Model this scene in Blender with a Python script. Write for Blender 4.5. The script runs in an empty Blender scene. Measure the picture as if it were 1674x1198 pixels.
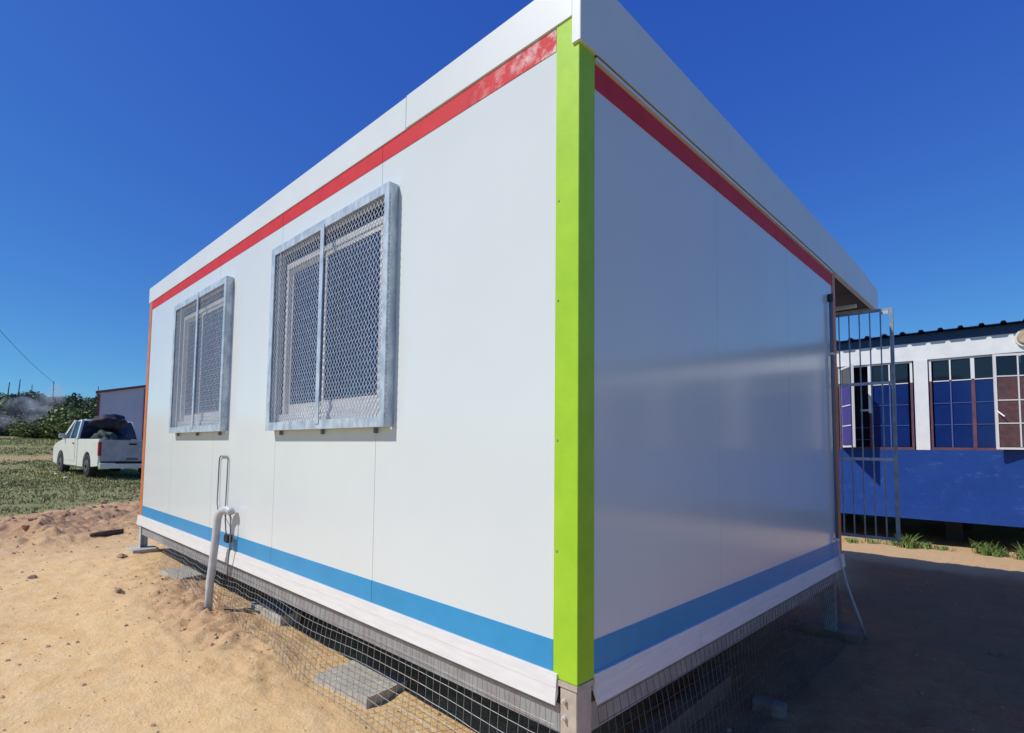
import bpy, math, random
import numpy as np
from mathutils import Vector, Matrix
random.seed(7); rng = np.random.default_rng(7)
S = bpy.context.scene; COL = S.collection
R = math.radians

# ------------------------------------------------------------------ camera
CAM = Vector((1.12488, -1.62556, 1.06032))
yaw, pit, rol = R(46.524), R(3.501), R(0.907)
F = Vector((-math.sin(yaw)*math.cos(pit), math.cos(yaw)*math.cos(pit), math.sin(pit)))
Rt = Vector((math.cos(yaw), math.sin(yaw), 0)); Up = Rt.cross(F)
R2 = Rt*math.cos(rol)+Up*math.sin(rol); U2 = Up*math.cos(rol)-Rt*math.sin(rol)
cam = bpy.data.cameras.new('camera'); co = bpy.data.objects.new('camera', cam); COL.objects.link(co)
m = Matrix((R2, U2, -F)).transposed().to_4x4(); m.translation = CAM; co.matrix_world = m
cam.sensor_width = 36; cam.lens = 890.156/1674*36
cam.shift_x = (837-758.25)/1674; cam.shift_y = (680.36-599)/1674
cam.clip_end = 6000; cam.clip_start = .05
S.camera = co
# ------------------------------------------------------------------ light
SUN_DIR = Vector((.37, .85, -1.0)).normalized()          # the way sunlight travels
sl = bpy.data.lights.new('sun', 'SUN'); sl.energy = 3.6; sl.angle = R(.5); sl.color = (1, .955, .88)
so = bpy.data.objects.new('sun', sl); COL.objects.link(so)
so.rotation_euler = SUN_DIR.to_track_quat('-Z', 'Y').to_euler(); so.location = (-4, -9, 14)
W = bpy.data.worlds.new('World'); S.world = W; W.use_nodes = True
nt = W.node_tree; bg = nt.nodes['Background']
sky = nt.nodes.new('ShaderNodeTexSky'); sky.sky_type = 'NISHITA'; sky.sun_disc = False
sky.sun_elevation = math.asin(-SUN_DIR.z); sky.sun_rotation = math.atan2(-SUN_DIR.x, -SUN_DIR.y)
sky.altitude = 1200; sky.air_density = 1.0; sky.dust_density = .3; sky.ozone_density = 3.0
STR = .085
# the camera's vivid rendering of a deep blue sky: one per-channel tone curve over the whole dome
ssep = nt.nodes.new('ShaderNodeSeparateColor'); scmb = nt.nodes.new('ShaderNodeCombineColor')
nt.links.new(sky.outputs[0], ssep.inputs[0]); nt.links.new(scmb.outputs[0], bg.inputs['Color'])
for i, (gain, pw) in enumerate(((.44, 1.0), (.90, .99), (.93, .44))):
    a_ = nt.nodes.new('ShaderNodeMath'); a_.operation = 'MULTIPLY'; a_.inputs[1].default_value = STR; nt.links.new(ssep.outputs[i], a_.inputs[0])
    b_ = nt.nodes.new('ShaderNodeMath'); b_.operation = 'POWER'; b_.inputs[1].default_value = pw; nt.links.new(a_.outputs[0], b_.inputs[0])
    c_ = nt.nodes.new('ShaderNodeMath'); c_.operation = 'MULTIPLY'; c_.inputs[1].default_value = gain/STR; nt.links.new(b_.outputs[0], c_.inputs[0])
    nt.links.new(c_.outputs[0], scmb.inputs[i])
bg.inputs['Strength'].default_value = STR
S.view_settings.view_transform = 'Standard'; S.view_settings.look = 'None'
S.view_settings.gamma = 1; S.view_settings.exposure = 0; S.view_settings.use_curve_mapping = False
S.cycles.max_bounces = 6; S.cycles.volume_bounces = 2
S.cycles.transparent_max_bounces = 16

# ------------------------------------------------------------------ materials
def mat(name, base, rough=.6, metal=0, spec=.5, var=None, vscale=3, vmul=1.0, bump=0, bscale=40, rvar=0, coat=0, detail=6, stretch=None):
    """base colour mixed with `var` by noise; optional bump and roughness variation"""
    M_ = bpy.data.materials.new(name); M_.use_nodes = True
    n = M_.node_tree.nodes; l = M_.node_tree.links; p = n['Principled BSDF']
    p.inputs['Base Color'].default_value = (*base, 1); p.inputs['Roughness'].default_value = rough
    p.inputs['Metallic'].default_value = metal; p.inputs['Specular IOR Level'].default_value = spec
    p.inputs['Coat Weight'].default_value = coat; p.inputs['Coat Roughness'].default_value = .1
    geo = n.new('ShaderNodeNewGeometry')
    vec = geo.outputs['Position']
    if stretch:
        mp = n.new('ShaderNodeMapping'); mp.inputs['Scale'].default_value = stretch
        l.new(vec, mp.inputs[0]); vec = mp.outputs[0]
    if var:
        t = n.new('ShaderNodeTexNoise'); t.inputs['Scale'].default_value = vscale; t.inputs['Detail'].default_value = detail
        t.inputs['Roughness'].default_value = .65
        l.new(vec, t.inputs['Vector'])
        r = n.new('ShaderNodeMapRange'); r.inputs[1].default_value = .38; r.inputs[2].default_value = .62
        r.inputs[4].default_value = vmul; l.new(t.outputs[0], r.inputs[0])
        mx = n.new('ShaderNodeMix'); mx.data_type = 'RGBA'
        mx.inputs[6].default_value = (*base, 1); mx.inputs[7].default_value = (*var, 1)
        l.new(r.outputs[0], mx.inputs[0]); l.new(mx.outputs[2], p.inputs['Base Color'])
        if rvar:
            r2 = n.new('ShaderNodeMapRange'); r2.inputs[3].default_value = rough-rvar; r2.inputs[4].default_value = rough+rvar
            l.new(t.outputs[0], r2.inputs[0]); l.new(r2.outputs[0], p.inputs['Roughness'])
    if bump:
        t2 = n.new('ShaderNodeTexNoise'); t2.inputs['Scale'].default_value = bscale; t2.inputs['Detail'].default_value = 5
        l.new(vec, t2.inputs['Vector'])
        b = n.new('ShaderNodeBump'); b.inputs['Strength'].default_value = 1; b.inputs['Distance'].default_value = bump
        l.new(t2.outputs[0], b.inputs['Height']); l.new(b.outputs[0], p.inputs['Normal'])
    return M_
M = {}
M['panel'] = mat('white_panel', (.72, .765, .745), .14, var=(.70, .745, .73), vscale=1.2, rvar=.02, bump=.0006, bscale=1.3, spec=.6, detail=3)
M['trim'] = mat('white_trim', (.80, .78, .74), .42, var=(.70, .68, .65), vscale=6, vmul=.7, stretch=(1, 1, 8))
M['fascia'] = mat('fascia_sheet', (.74, .77, .75), .38, var=(.70, .735, .72), vscale=1.5, bump=.0004, bscale=2.5)
M['blue'] = mat('blue_stripe', (.032, .31, .60), .35, var=(.028, .28, .55), vscale=5)
M['green'] = mat('green_post', (.40, .66, .035), .45, spec=.3, var=(.34, .60, .03), vscale=5, bump=.0008, bscale=30)
M['orange'] = mat('orange_post', (.68, .21, .05), .45, var=(.55, .16, .05), vscale=8)
M['galv'] = mat('galvanised_steel', (.66, .73, .77), .42, .25, var=(.40, .49, .56), vscale=14, rvar=.12, detail=3, stretch=(1, 1, .6))
M['galvdark'] = mat('weathered_gate_steel', (.36, .42, .48), .42, .4, var=(.24, .30, .36), vscale=16, rvar=.1, detail=3)
M['galvlight'] = mat('galvanised_mesh', (.60, .66, .74), .45, .25, var=(.42, .49, .58), vscale=50)
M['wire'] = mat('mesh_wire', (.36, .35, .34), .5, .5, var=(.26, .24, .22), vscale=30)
M['channel'] = mat('chassis_channel', (.40, .42, .43), .5, .3, var=(.33, .32, .32), vscale=9)
M['legp'] = mat('leg_paint', (.55, .47, .38), .55, var=(.42, .35, .28), vscale=12, bump=.001, bscale=60)
M['bolt'] = mat('zinc_bolt', (.75, .73, .68), .35, .5)
M['dark'] = mat('dark_void', (.03, .03, .035), .8, var=(.05, .045, .04), vscale=5)
M['under'] = mat('floor_underside', (.05, .05, .055), .8, var=(.08, .075, .07), vscale=3)
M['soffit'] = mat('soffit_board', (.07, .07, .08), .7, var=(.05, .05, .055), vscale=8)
M['blind'] = mat('navy_blind', (.012, .02, .05), .7)
M['pvc'] = mat('grey_pvc', (.62, .64, .65), .4, var=(.52, .53, .53), vscale=14)
M['cable'] = mat('cable_grey', (.20, .20, .22), .5)
M['blackp'] = mat('black_plastic', (.02, .022, .028), .4)
M['whitehose'] = mat('pale_hose', (.55, .56, .58), .4)
M['pipe'] = mat('conduit_grey', (.16, .19, .24), .4)
M['alu'] = mat('white_window_frame', (.74, .73, .71), .4, var=(.62, .61, .60), vscale=20)
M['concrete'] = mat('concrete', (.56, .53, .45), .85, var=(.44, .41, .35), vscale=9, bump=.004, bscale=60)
M['shadeconc'] = mat('shaded_concrete', (.34, .19, .11), .9, var=(.22, .13, .08), vscale=9, bump=.004, bscale=60)  # shade put into the colour: darker, browner concrete for the end-wall side
M['wireshade'] = mat('shaded_wire', (.10, .08, .07), .7, .2, var=(.16, .12, .09), vscale=30)  # mesh wire darkened to paint in the shade below the end wall
M['stone'] = mat('stone', (.42, .27, .19), .9, var=(.24, .15, .11), vscale=14, bump=.004, bscale=50)
M['log'] = mat('charred_log', (.06, .045, .04), .9, var=(.12, .08, .06), vscale=20, bump=.006, bscale=40)
M['classblue'] = mat('blue_painted_wall', (.009, .047, .24), .42, var=(.012, .058, .28), vscale=2.2, bump=.002, bscale=14)
M['classboard'] = mat('blue_pane', (.004, .02, .13), .18, var=(.006, .026, .16), vscale=3)
M['classwhite'] = mat('white_painted_wall', (.82, .82, .81), .6, var=(.74, .74, .74), vscale=4, bump=.001, bscale=30)
M['navy'] = mat('navy_roof_sheet', (.02, .05, .16), .45, var=(.014, .035, .11), vscale=7)
M['winwhite'] = mat('white_steel_frame', (.80, .79, .77), .45)
M['winmaroon'] = mat('maroon_steel_frame', (.17, .07, .09), .5, var=(.10, .05, .09), vscale=9)
M['winblue'] = mat('blue_steel_bar', (.06, .10, .34), .5)
M['curtain'] = mat('brown_curtain_pane', (.16, .075, .07), .35, var=(.11, .05, .05), vscale=16)
M['purple'] = mat('violet_pane', (.06, .05, .26), .7, spec=.15, var=(.08, .06, .27), vscale=4)
M['lampcream'] = mat('cream_lamp_glass', (.60, .47, .30), .35, var=(.42, .32, .20), vscale=9)
M['carwhite'] = mat('white_car_paint', (.84, .82, .72), .35, coat=.15, spec=.5, var=(.80, .77, .66), vscale=3)
M['tyre'] = mat('tyre_rubber', (.02, .02, .02), .8)
M['rim'] = mat('wheel_rim', (.16, .14, .13), .5, .4)
M['black'] = mat('black_trim', (.02, .02, .022), .5)
M['redlamp'] = mat('red_tail_lamp', (.42, .02, .02), .2)
M['clearlamp'] = mat('clear_lamp', (.6, .6, .6), .15)
M['bag'] = mat('dark_bundle', (.016, .012, .022), .7, var=(.035, .024, .045), vscale=7, bump=.02, bscale=9)
M['bagg'] = mat('green_sack', (.02, .035, .022), .8, var=(.07, .09, .06), vscale=7)
M['shedwall'] = mat('mauve_grey_cladding', (.60, .56, .64), .6, var=(.54, .50, .58), vscale=1.0)
M['shedtrim'] = mat('maroon_trim', (.20, .06, .06), .6)
M['bark'] = mat('bark', (.12, .085, .06), .9, var=(.07, .05, .035), vscale=8)
M['polewood'] = mat('pole_wood', (.10, .08, .07), .9)
M['pebble'] = mat('pebble', (.60, .42, .25), .9, var=(.36, .22, .14), vscale=4)
M['clod'] = mat('earth_clod', (.46, .26, .17), .95, var=(.33, .18, .12), vscale=12, bump=.006, bscale=40)
M['tailshade'] = mat('shaded_white_paint', (.50, .48, .46), .5, var=(.40, .38, .36), vscale=5)  # white paint darkened to put shade on the tailgate

def glass(name, tint, rough=.04, trans=.35):
    g = bpy.data.materials.new(name); g.use_nodes = True; n = g.node_tree.nodes; l = g.node_tree.links
    p = n['Principled BSDF']; p.inputs['Base Color'].default_value = (*tint, 1); p.inputs['Roughness'].default_value = rough
    p.inputs['Specular IOR Level'].default_value = .8; p.inputs['IOR'].default_value = 1.5
    tr = n.new('ShaderNodeBsdfTransparent'); tr.inputs[0].default_value = (.55, .62, .70, 1)
    mx = n.new('ShaderNodeMixShader'); mx.inputs[0].default_value = trans
    l.new(p.outputs[0], mx.inputs[1]); l.new(tr.outputs[0], mx.inputs[2]); l.new(mx.outputs[0], n['Material Output'].inputs[0])
    return g
M['glass'] = glass('window_glass', (.022, .045, .12), .05, .30)
M['carglass'] = glass('car_glass', (.03, .05, .07), .03, .25)
M['darkglass'] = glass('dark_glass', (.015, .02, .035), .05, .35)

def red_material():
    """red stripe paint, scuffed through to primer near the corner post"""
    g = mat('red_stripe', (.66, .042, .05), .6, spec=.25, var=(.58, .034, .042), vscale=6)
    n = g.node_tree.nodes; l = g.node_tree.links; p = n['Principled BSDF']
    src = p.inputs['Base Color'].links[0].from_socket
    geo = n.new('ShaderNodeNewGeometry'); sep = n.new('ShaderNodeSeparateXYZ'); l.new(geo.outputs['Position'], sep.inputs[0])
    r = n.new('ShaderNodeMapRange'); r.inputs[1].default_value = -.65; r.inputs[2].default_value = -.12; l.new(sep.outputs[0], r.inputs[0])
    ry = n.new('ShaderNodeMath'); ry.operation = 'LESS_THAN'; ry.inputs[1].default_value = .03; l.new(sep.outputs[1], ry.inputs[0])
    t = n.new('ShaderNodeTexNoise'); t.inputs['Scale'].default_value = 13; t.inputs['Detail'].default_value = 5; t.inputs['Roughness'].default_value = .7
    l.new(geo.outputs['Position'], t.inputs['Vector'])
    r2 = n.new('ShaderNodeMapRange'); r2.inputs[1].default_value = .47; r2.inputs[2].default_value = .66; l.new(t.outputs[0], r2.inputs[0])
    a = n.new('ShaderNodeMath'); a.operation = 'MULTIPLY'; l.new(r.outputs[0], a.inputs[0]); l.new(r2.outputs[0], a.inputs[1])
    b = n.new('ShaderNodeMath'); b.operation = 'MULTIPLY'; l.new(a.outputs[0], b.inputs[0]); l.new(ry.outputs[0], b.inputs[1])
    mx = n.new('ShaderNodeMix'); mx.data_type = 'RGBA'; l.new(b.outputs[0], mx.inputs[0]); l.new(src, mx.inputs[6])
    mx.inputs[7].default_value = (.80, .66, .64, 1); l.new(mx.outputs[2], p.inputs['Base Color'])
    return g
M['red'] = red_material()

def wall_wear(g):
    """chalky wear patches on the lower part of the blue wall"""
    n = g.node_tree.nodes; l = g.node_tree.links; p = n['Principled BSDF']
    src = p.inputs['Base Color'].links[0].from_socket
    geo = n.new('ShaderNodeNewGeometry')
    mp = n.new('ShaderNodeMapping'); mp.inputs['Scale'].default_value = (3.0, 3, 5); l.new(geo.outputs['Position'], mp.inputs[0])
    t = n.new('ShaderNodeTexNoise'); t.inputs['Scale'].default_value = 1.6; t.inputs['Detail'].default_value = 9; t.inputs['Roughness'].default_value = .75
    l.new(mp.outputs[0], t.inputs['Vector'])
    r = n.new('ShaderNodeMapRange'); r.inputs[1].default_value = .56; r.inputs[2].default_value = .80; r.inputs[4].default_value = .55; l.new(t.outputs[0], r.inputs[0])
    mx = n.new('ShaderNodeMix'); mx.data_type = 'RGBA'; l.new(r.outputs[0], mx.inputs[0]); l.new(src, mx.inputs[6])
    mx.inputs[7].default_value = (.16, .25, .48, 1); l.new(mx.outputs[2], p.inputs['Base Color'])
wall_wear(M['classblue'])

def leaf_mat(name, a, b, c):
    g = bpy.data.materials.new(name); g.use_nodes = True; n = g.node_tree.nodes; l = g.node_tree.links
    p = n['Principled BSDF']; p.inputs['Roughness'].default_value = .6; p.inputs['Specular IOR Level'].default_value = .3
    geo = n.new('ShaderNodeNewGeometry'); cr = n.new('ShaderNodeValToRGB')
    e = cr.color_ramp.elements; e[0].color = (*a, 1); e[1].color = (*b, 1); x = e.new(.6); x.color = (*c, 1)
    l.new(geo.outputs['Random Per Island'], cr.inputs[0])
    t = n.new('ShaderNodeTexNoise'); t.inputs['Scale'].default_value = .5; l.new(geo.outputs['Position'], t.inputs['Vector'])
    hs_ = n.new('ShaderNodeHueSaturation'); r = n.new('ShaderNodeMapRange'); r.inputs[1].default_value = .35; r.inputs[2].default_value = .65
    r.inputs[3].default_value = .7; r.inputs[4].default_value = 1.35; l.new(t.outputs[0], r.inputs[0]); l.new(r.outputs[0], hs_.inputs['Value'])
    l.new(cr.outputs[0], hs_.inputs['Color']); l.new(hs_.outputs[0], p.inputs['Base Color'])
    return g
M['leaf'] = leaf_mat('bush_leaf', (.07, .11, .035), (.30, .32, .12), (.17, .22, .07))
M['leafdark'] = leaf_mat('dark_leaf', (.035, .06, .025), (.17, .20, .09), (.09, .12, .045))
M['leafgrey'] = leaf_mat('dry_leaf', (.14, .12, .07), (.34, .29, .18), (.22, .20, .11))
M['grass'] = leaf_mat('grass_blade', (.14, .17, .05), (.50, .41, .20), (.30, .29, .10))
M['weed'] = leaf_mat('weed_leaf', (.07, .13, .03), (.22, .28, .08), (.13, .20, .05))

# ------------------------------------------------------------------ mesh helpers
WL = {}                                                     # world place of every object
class MB:
    def __init__(s): s.v = []; s.f = []
    def add(s, vs, fs):
        o = len(s.v); s.v += [tuple(v) for v in vs]; s.f += [tuple(i+o for i in f) for f in fs]; return s
    def box(s, x0, x1, y0, y1, z0, z1):
        return s.add([(x0,y0,z0),(x1,y0,z0),(x1,y1,z0),(x0,y1,z0),(x0,y0,z1),(x1,y0,z1),(x1,y1,z1),(x0,y1,z1)],
                     [(0,3,2,1),(4,5,6,7),(0,1,5,4),(1,2,6,5),(2,3,7,6),(3,0,4,7)])
    def prism(s, pts, a, b, axis='y'):
        """polygon pts (2D) extruded along an axis from a to b"""
        k = len(pts)
        def P(p, t): return {'y': (p[0], t, p[1]), 'x': (t, p[0], p[1]), 'z': (p[0], p[1], t)}[axis]
        return s.add([P(p, a) for p in pts]+[P(p, b) for p in pts],
                     [tuple(range(k)), tuple(range(2*k-1, k-1, -1))]+[(i, k+i, k+(i+1) % k, (i+1) % k) for i in range(k)])
    def tube(s, pts, r, n=8, cap=True):
        pts = [Vector(p) for p in pts]; o = len(s.v); k = len(pts)
        prev = None
        for i, p in enumerate(pts):
            d = (pts[min(i+1, k-1)]-pts[max(i-1, 0)]).normalized()
            if prev is None:
                a = d.cross(Vector((0, 0, 1)));  a = a if a.length > .05 else d.cross(Vector((0, 1, 0)))
            else: a = prev-d*prev.dot(d)
            a.normalize(); prev = a.copy(); b = d.cross(a)
            rr = r[i] if isinstance(r, (list, tuple)) else r
            for j in range(n):
                t = 2*math.pi*j/n; s.v.append(tuple(p+a*math.cos(t)*rr+b*math.sin(t)*rr))
        for i in range(k-1):
            for j in range(n):
                s.f.append((o+i*n+j, o+i*n+(j+1) % n, o+(i+1)*n+(j+1) % n, o+(i+1)*n+j))
        if cap: s.f.append(tuple(o+j for j in range(n-1, -1, -1))); s.f.append(tuple(o+(k-1)*n+j for j in range(n)))
        return s
    def bar(s, a, b, w, d, up=(0, 1, 0)):
        a = Vector(a); b = Vector(b); t = (b-a).normalized(); u = Vector(up); x = t.cross(u).normalized()*w/2; y = t.cross(x).normalized()*d/2
        vs = [a-x-y, a+x-y, a+x+y, a-x+y, b-x-y, b+x-y, b+x+y, b-x+y]
        return s.add(vs, [(0,3,2,1),(4,5,6,7),(0,1,5,4),(1,2,6,5),(2,3,7,6),(3,0,4,7)])
    def build(s, name, m_, parent=None, smooth=False, bevel=0, loc=None):
        me = bpy.data.meshes.new(name)
        if parent is not None: off = WL[parent.name]
        elif loc is not None: off = Vector(loc)
        else:
            a = np.array(s.v); off = Vector(((a[:,0].min()+a[:,0].max())/2, (a[:,1].min()+a[:,1].max())/2, a[:,2].min()))
        me.from_pydata([(v[0]-off.x, v[1]-off.y, v[2]-off.z) for v in s.v], [], s.f)
        import bmesh
        bm = bmesh.new(); bm.from_mesh(me); bmesh.ops.recalc_face_normals(bm, faces=bm.faces)
        if bevel: bmesh.ops.bevel(bm, geom=[e for e in bm.edges if len(e.link_faces) == 2 and e.calc_face_angle(0) > .5], offset=bevel, segments=2, affect='EDGES', clamp_overlap=True)
        bm.to_mesh(me); bm.free()
        if smooth: me.polygons.foreach_set('use_smooth', [True]*len(me.polygons))
        me.materials.append(m_)
        o = bpy.data.objects.new(name, me); COL.objects.link(o)
        if parent is not None: o.parent = parent
        else: o.location = off
        WL[o.name] = Vector(off)
        return o
def thing(name, label, cat, loc, group=None, rz=0):
    o = bpy.data.objects.new(name, None); COL.objects.link(o); o.location = loc; o.rotation_euler.z = rz
    o.empty_display_size = .2
    WL[o.name] = Vector(loc) if not rz else Vector((0, 0, 0))
    tag(o, label, cat, group); return o
def tag(o, label, cat, group=None):
    o['label'] = label; o['category'] = cat
    if group: o['group'] = group
    return o
def copy_part(o, parent, off):
    c = o.copy(); COL.objects.link(c); c.parent = parent; c.location = o.location+Vector(off)
    for ch in o.children: copy_part(ch, c, (0, 0, 0))
    return c

# ------------------------------------------------------------------ terrain
def vnoise(x, y, seed=0):
    xi = np.floor(x).astype(np.int64); yi = np.floor(y).astype(np.int64); fx = x-xi; fy = y-yi
    fx = fx*fx*(3-2*fx); fy = fy*fy*(3-2*fy)
    def h(a, b):
        k = (a*374761393+b*668265263+seed*982451653) & 0x7fffffff; k = ((k ^ (k >> 13))*1274126177) & 0x7fffffff
        return ((k ^ (k >> 16)) & 0xffff)/65535.
    return (h(xi, yi)*(1-fx)+h(xi+1, yi)*fx)*(1-fy)+(h(xi, yi+1)*(1-fx)+h(xi+1, yi+1)*fx)*fy*1.0
def fbm(x, y, o=4, seed=0):
    r = 0; a = .5; t = 0
    for i in range(o): r = r+a*vnoise(x*2**i+17*i, y*2**i-31*i, seed+i); t += a; a *= .55
    return r/t-.5
AX = np.array([-400, -10, 0, 3, 6, 12, 18, 21, 26, 31, 40, 52, 66, 82, 110, 150, 400, 5000.])
AZ = np.array([-.9, -.5, -.385, -.235, -.12, -.03, .03, .10, .30, .65, 1.25, 2.0, 3.4, 5.0, 6.4, 6.8, 6.8, 6.8])
def ss(x, a, b):
    t = np.clip((x-a)/(b-a), 0, 1); return t*t*(3-2*t)
def edge_d(x, y):
    """signed distance beyond the sand / grass boundary (positive: grass side)"""
    # boundary runs from (-9.2,-1.4) to (-13,1.4)
    nx, ny = -.60, -.80
    d = (x+10.3)*nx+(y+.6)*ny
    return d*-1 if False else (-(x+10.2)*.80-(y+.2)*.45)
def hgt(x, y):
    x = np.asarray(x, float); y = np.asarray(y, float)
    base = np.interp(-x, AX, AZ)
    rw = ss(y, 4, 8)*(1-ss(-x, 15, 25)); base = base*(1-rw)+(-.34)*rw
    far = ss(np.hypot(x, y), 150, 1200)
    base = base*(1-far)+2*far
    e = edge_d(x, y)+fbm(x*.8, y*.8, 3, 5)*1.5
    out = base+fbm(x*.7, y*.7, 3, 1)*.05+fbm(x*3, y*3, 3, 2)*.026+fbm(x*9, y*9, 3, 3)*.016+fbm(x*28, y*28, 2, 4)*.004
    # rubble ridge of turned soil between sand and grass
    ridge = np.exp(-((e+1.3)/1.1)**2)*(y > -60)*(y < 30)
    out = out+ridge*(.06+.22*np.clip(fbm(x*3.2, y*3.2, 4, 9)+.05, -.1, 1)+.10*fbm(x*12, y*12, 3, 10))
    # loose soil along the mesh and around the standpipe
    near = np.exp(-((x+3.5)/1.5)**2-((y+.15)/.35)**2)
    out = out+near*(.03+.14*np.clip(fbm(x*6, y*6, 4, 12), -.15, 1)+.07*fbm(x*19, y*19, 2, 13))
    # heap with a hollow beside it
    out = out+.13*np.exp(-((x+7.75)/.6)**2-((y+.75)/.28)**2)*(1+1.5*fbm(x*7, y*7, 3, 14))-.16*np.exp(-((x+7.3)/.4)**2-((y+1.0)/.25)**2)
    out = out+.10*np.exp(-((x+7.0)/.3)**2-((y+.9)/.5)**2)*(1+2*fbm(x*8, y*8, 3, 15))
    # trodden lumps in the shade on the right
    sh = ss(x, -.3, .5)*ss(y, .5, 1.5)*(1-ss(y, 8, 9))
    out = out+sh*(.10*fbm(x*2.6, y*3.5, 4, 20)+.045*fbm(x*12, y*15, 3, 21))
    # flat under the slabs
    return out
def H(x, y): return float(hgt(np.array([x]), np.array([y]))[0])

def axis_coords(lo, hi, step, far_lo, far_hi, n_lo, n_hi, first):
    core = np.arange(lo, hi+1e-6, step)
    def tail(n, far, f):
        t = np.arange(1, n+1)/n; k = 1.0
        # geometric growth
        g = 1.01
        for _ in range(200):
            tot = f*(g**n-1)/(g-1)
            if tot < far: g *= 1.002
            else: break
        return f*(g**np.arange(1, n+1)-1)/(g-1)
    return np.concatenate([(lo-tail(n_lo, far_lo, first))[::-1], core, hi+tail(n_hi, far_hi, first)])
gx = axis_coords(-9.0, 1.8, .024, 2500, 2500, 190, 70, .026)
gy = axis_coords(-2.0, 2.4, .024, 2500, 2500, 90, 150, .026)
X, Y = np.meshgrid(gx, gy); Z = hgt(X.ravel(), Y.ravel())
nx_, ny_ = len(gx), len(gy)
verts = np.stack([X.ravel(), Y.ravel(), Z], 1)
ii, jj = np.meshgrid(np.arange(nx_-1), np.arange(ny_-1)); a_ = (jj*nx_+ii).ravel()
faces = np.stack([a_, a_+1, a_+1+nx_, a_+nx_], 1)
me = bpy.data.meshes.new('ground'); me.vertices.add(len(verts)); me.vertices.foreach_set('co', verts.ravel())
me.loops.add(faces.size); me.polygons.add(len(faces)); me.loops.foreach_set('vertex_index', faces.ravel().astype(np.int32))
me.polygons.foreach_set('loop_start', (np.arange(len(faces))*4).astype(np.int32)); me.polygons.foreach_set('use_smooth', [True]*len(faces))
me.update(); me.validate()
# region weights (soil kinds, with shade painted in on the right): R = grass field and unseen bounce tint, G = shade painted as darker red-brown earth, B = rubble / red soil
e = edge_d(X.ravel(), Y.ravel())+fbm(X.ravel()*.8, Y.ravel()*.8, 3, 5)*1.5
xr, yr = X.ravel(), Y.ravel()
g_grass_bounce = ss(e, -.3, .5)*(1-ss(yr, 6, 9)*(1-ss(-xr, 13, 18)))
track = np.exp(-((xr+27.5+.25*yr)/1.1)**2)*.8
g_grass_bounce = g_grass_bounce*(1-track)
g_shade = ss(xr+fbm(xr, yr, 3, 30)*.8, -1.0, -.2)*ss(yr+fbm(xr*2, yr*2, 3, 31)*.5, .5, 1.1)*(1-ss(yr+.5*fbm(xr, yr, 3, 32), 7.0, 7.9))
g_shade = np.maximum(g_shade, ss(xr, 1.0, 1.6)*(1-ss(yr, 7, 7.9)))  # earth out of view darkened too, cutting bounce onto the end wall
g_grass_bounce = np.maximum(g_grass_bounce, ss(xr, 1.9, 2.8)*(1-ss(yr, 7, 8)*(1-ss(xr, 14, 16))))  # unseen ground tinted olive to shape the bounce on the end wall
g_strip = ss(yr, 6.5, 7.5)*(1-ss(yr, 12, 14))*ss(xr, -14, -9)*.45
g_rub = np.clip(g_strip+np.exp(-((e+1.3)/1.3)**2)+.8*np.exp(-((xr+3.5)/1.3)**2-((yr+.15)/.35)**2)+track, 0, 1)
ca = me.color_attributes.new('soil', 'FLOAT_COLOR', 'POINT')  # soil kinds together with the painted shade and the unseen bounce tint
ca.data.foreach_set('color', np.stack([g_grass_bounce, g_shade, g_rub, np.ones_like(xr)], 1).ravel().astype(np.float32))
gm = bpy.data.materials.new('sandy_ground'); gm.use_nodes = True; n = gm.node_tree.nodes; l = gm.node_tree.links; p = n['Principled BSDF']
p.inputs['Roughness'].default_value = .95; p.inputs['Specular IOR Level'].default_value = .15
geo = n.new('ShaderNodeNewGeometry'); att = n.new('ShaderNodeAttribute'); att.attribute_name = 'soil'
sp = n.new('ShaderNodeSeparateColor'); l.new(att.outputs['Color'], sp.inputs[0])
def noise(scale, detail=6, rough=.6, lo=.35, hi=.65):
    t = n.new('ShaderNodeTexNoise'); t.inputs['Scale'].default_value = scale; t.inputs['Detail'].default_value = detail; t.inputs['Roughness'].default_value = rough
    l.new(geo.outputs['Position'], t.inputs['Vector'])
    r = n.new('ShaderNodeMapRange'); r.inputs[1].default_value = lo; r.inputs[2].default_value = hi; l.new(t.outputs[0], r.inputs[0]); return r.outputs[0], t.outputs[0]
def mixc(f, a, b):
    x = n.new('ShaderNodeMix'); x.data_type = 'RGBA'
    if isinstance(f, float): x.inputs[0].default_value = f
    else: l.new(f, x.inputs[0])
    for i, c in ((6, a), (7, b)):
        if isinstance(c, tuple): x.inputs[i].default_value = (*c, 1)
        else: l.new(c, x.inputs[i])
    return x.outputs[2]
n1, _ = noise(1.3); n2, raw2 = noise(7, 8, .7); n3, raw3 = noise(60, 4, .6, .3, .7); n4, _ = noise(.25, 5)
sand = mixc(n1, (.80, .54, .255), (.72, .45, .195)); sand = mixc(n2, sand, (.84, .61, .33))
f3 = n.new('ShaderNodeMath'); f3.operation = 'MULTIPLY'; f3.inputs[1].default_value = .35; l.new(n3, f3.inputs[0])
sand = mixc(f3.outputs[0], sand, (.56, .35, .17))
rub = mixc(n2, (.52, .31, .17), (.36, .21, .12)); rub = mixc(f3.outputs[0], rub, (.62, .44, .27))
shade_earth = mixc(n2, (.50, .20, .08), (.33, .14, .06)); shade_earth = mixc(n1, shade_earth, (.26, .15, .075)); shade_earth = mixc(f3.outputs[0], shade_earth, (.60, .32, .16))  # darker, redder earth that paints the shade into the ground
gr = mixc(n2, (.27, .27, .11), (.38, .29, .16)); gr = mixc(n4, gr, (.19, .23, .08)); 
c = mixc(sp.outputs[2], sand, rub); c = mixc(sp.outputs[1], c, shade_earth); c = mixc(sp.outputs[0], c, gr)
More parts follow.
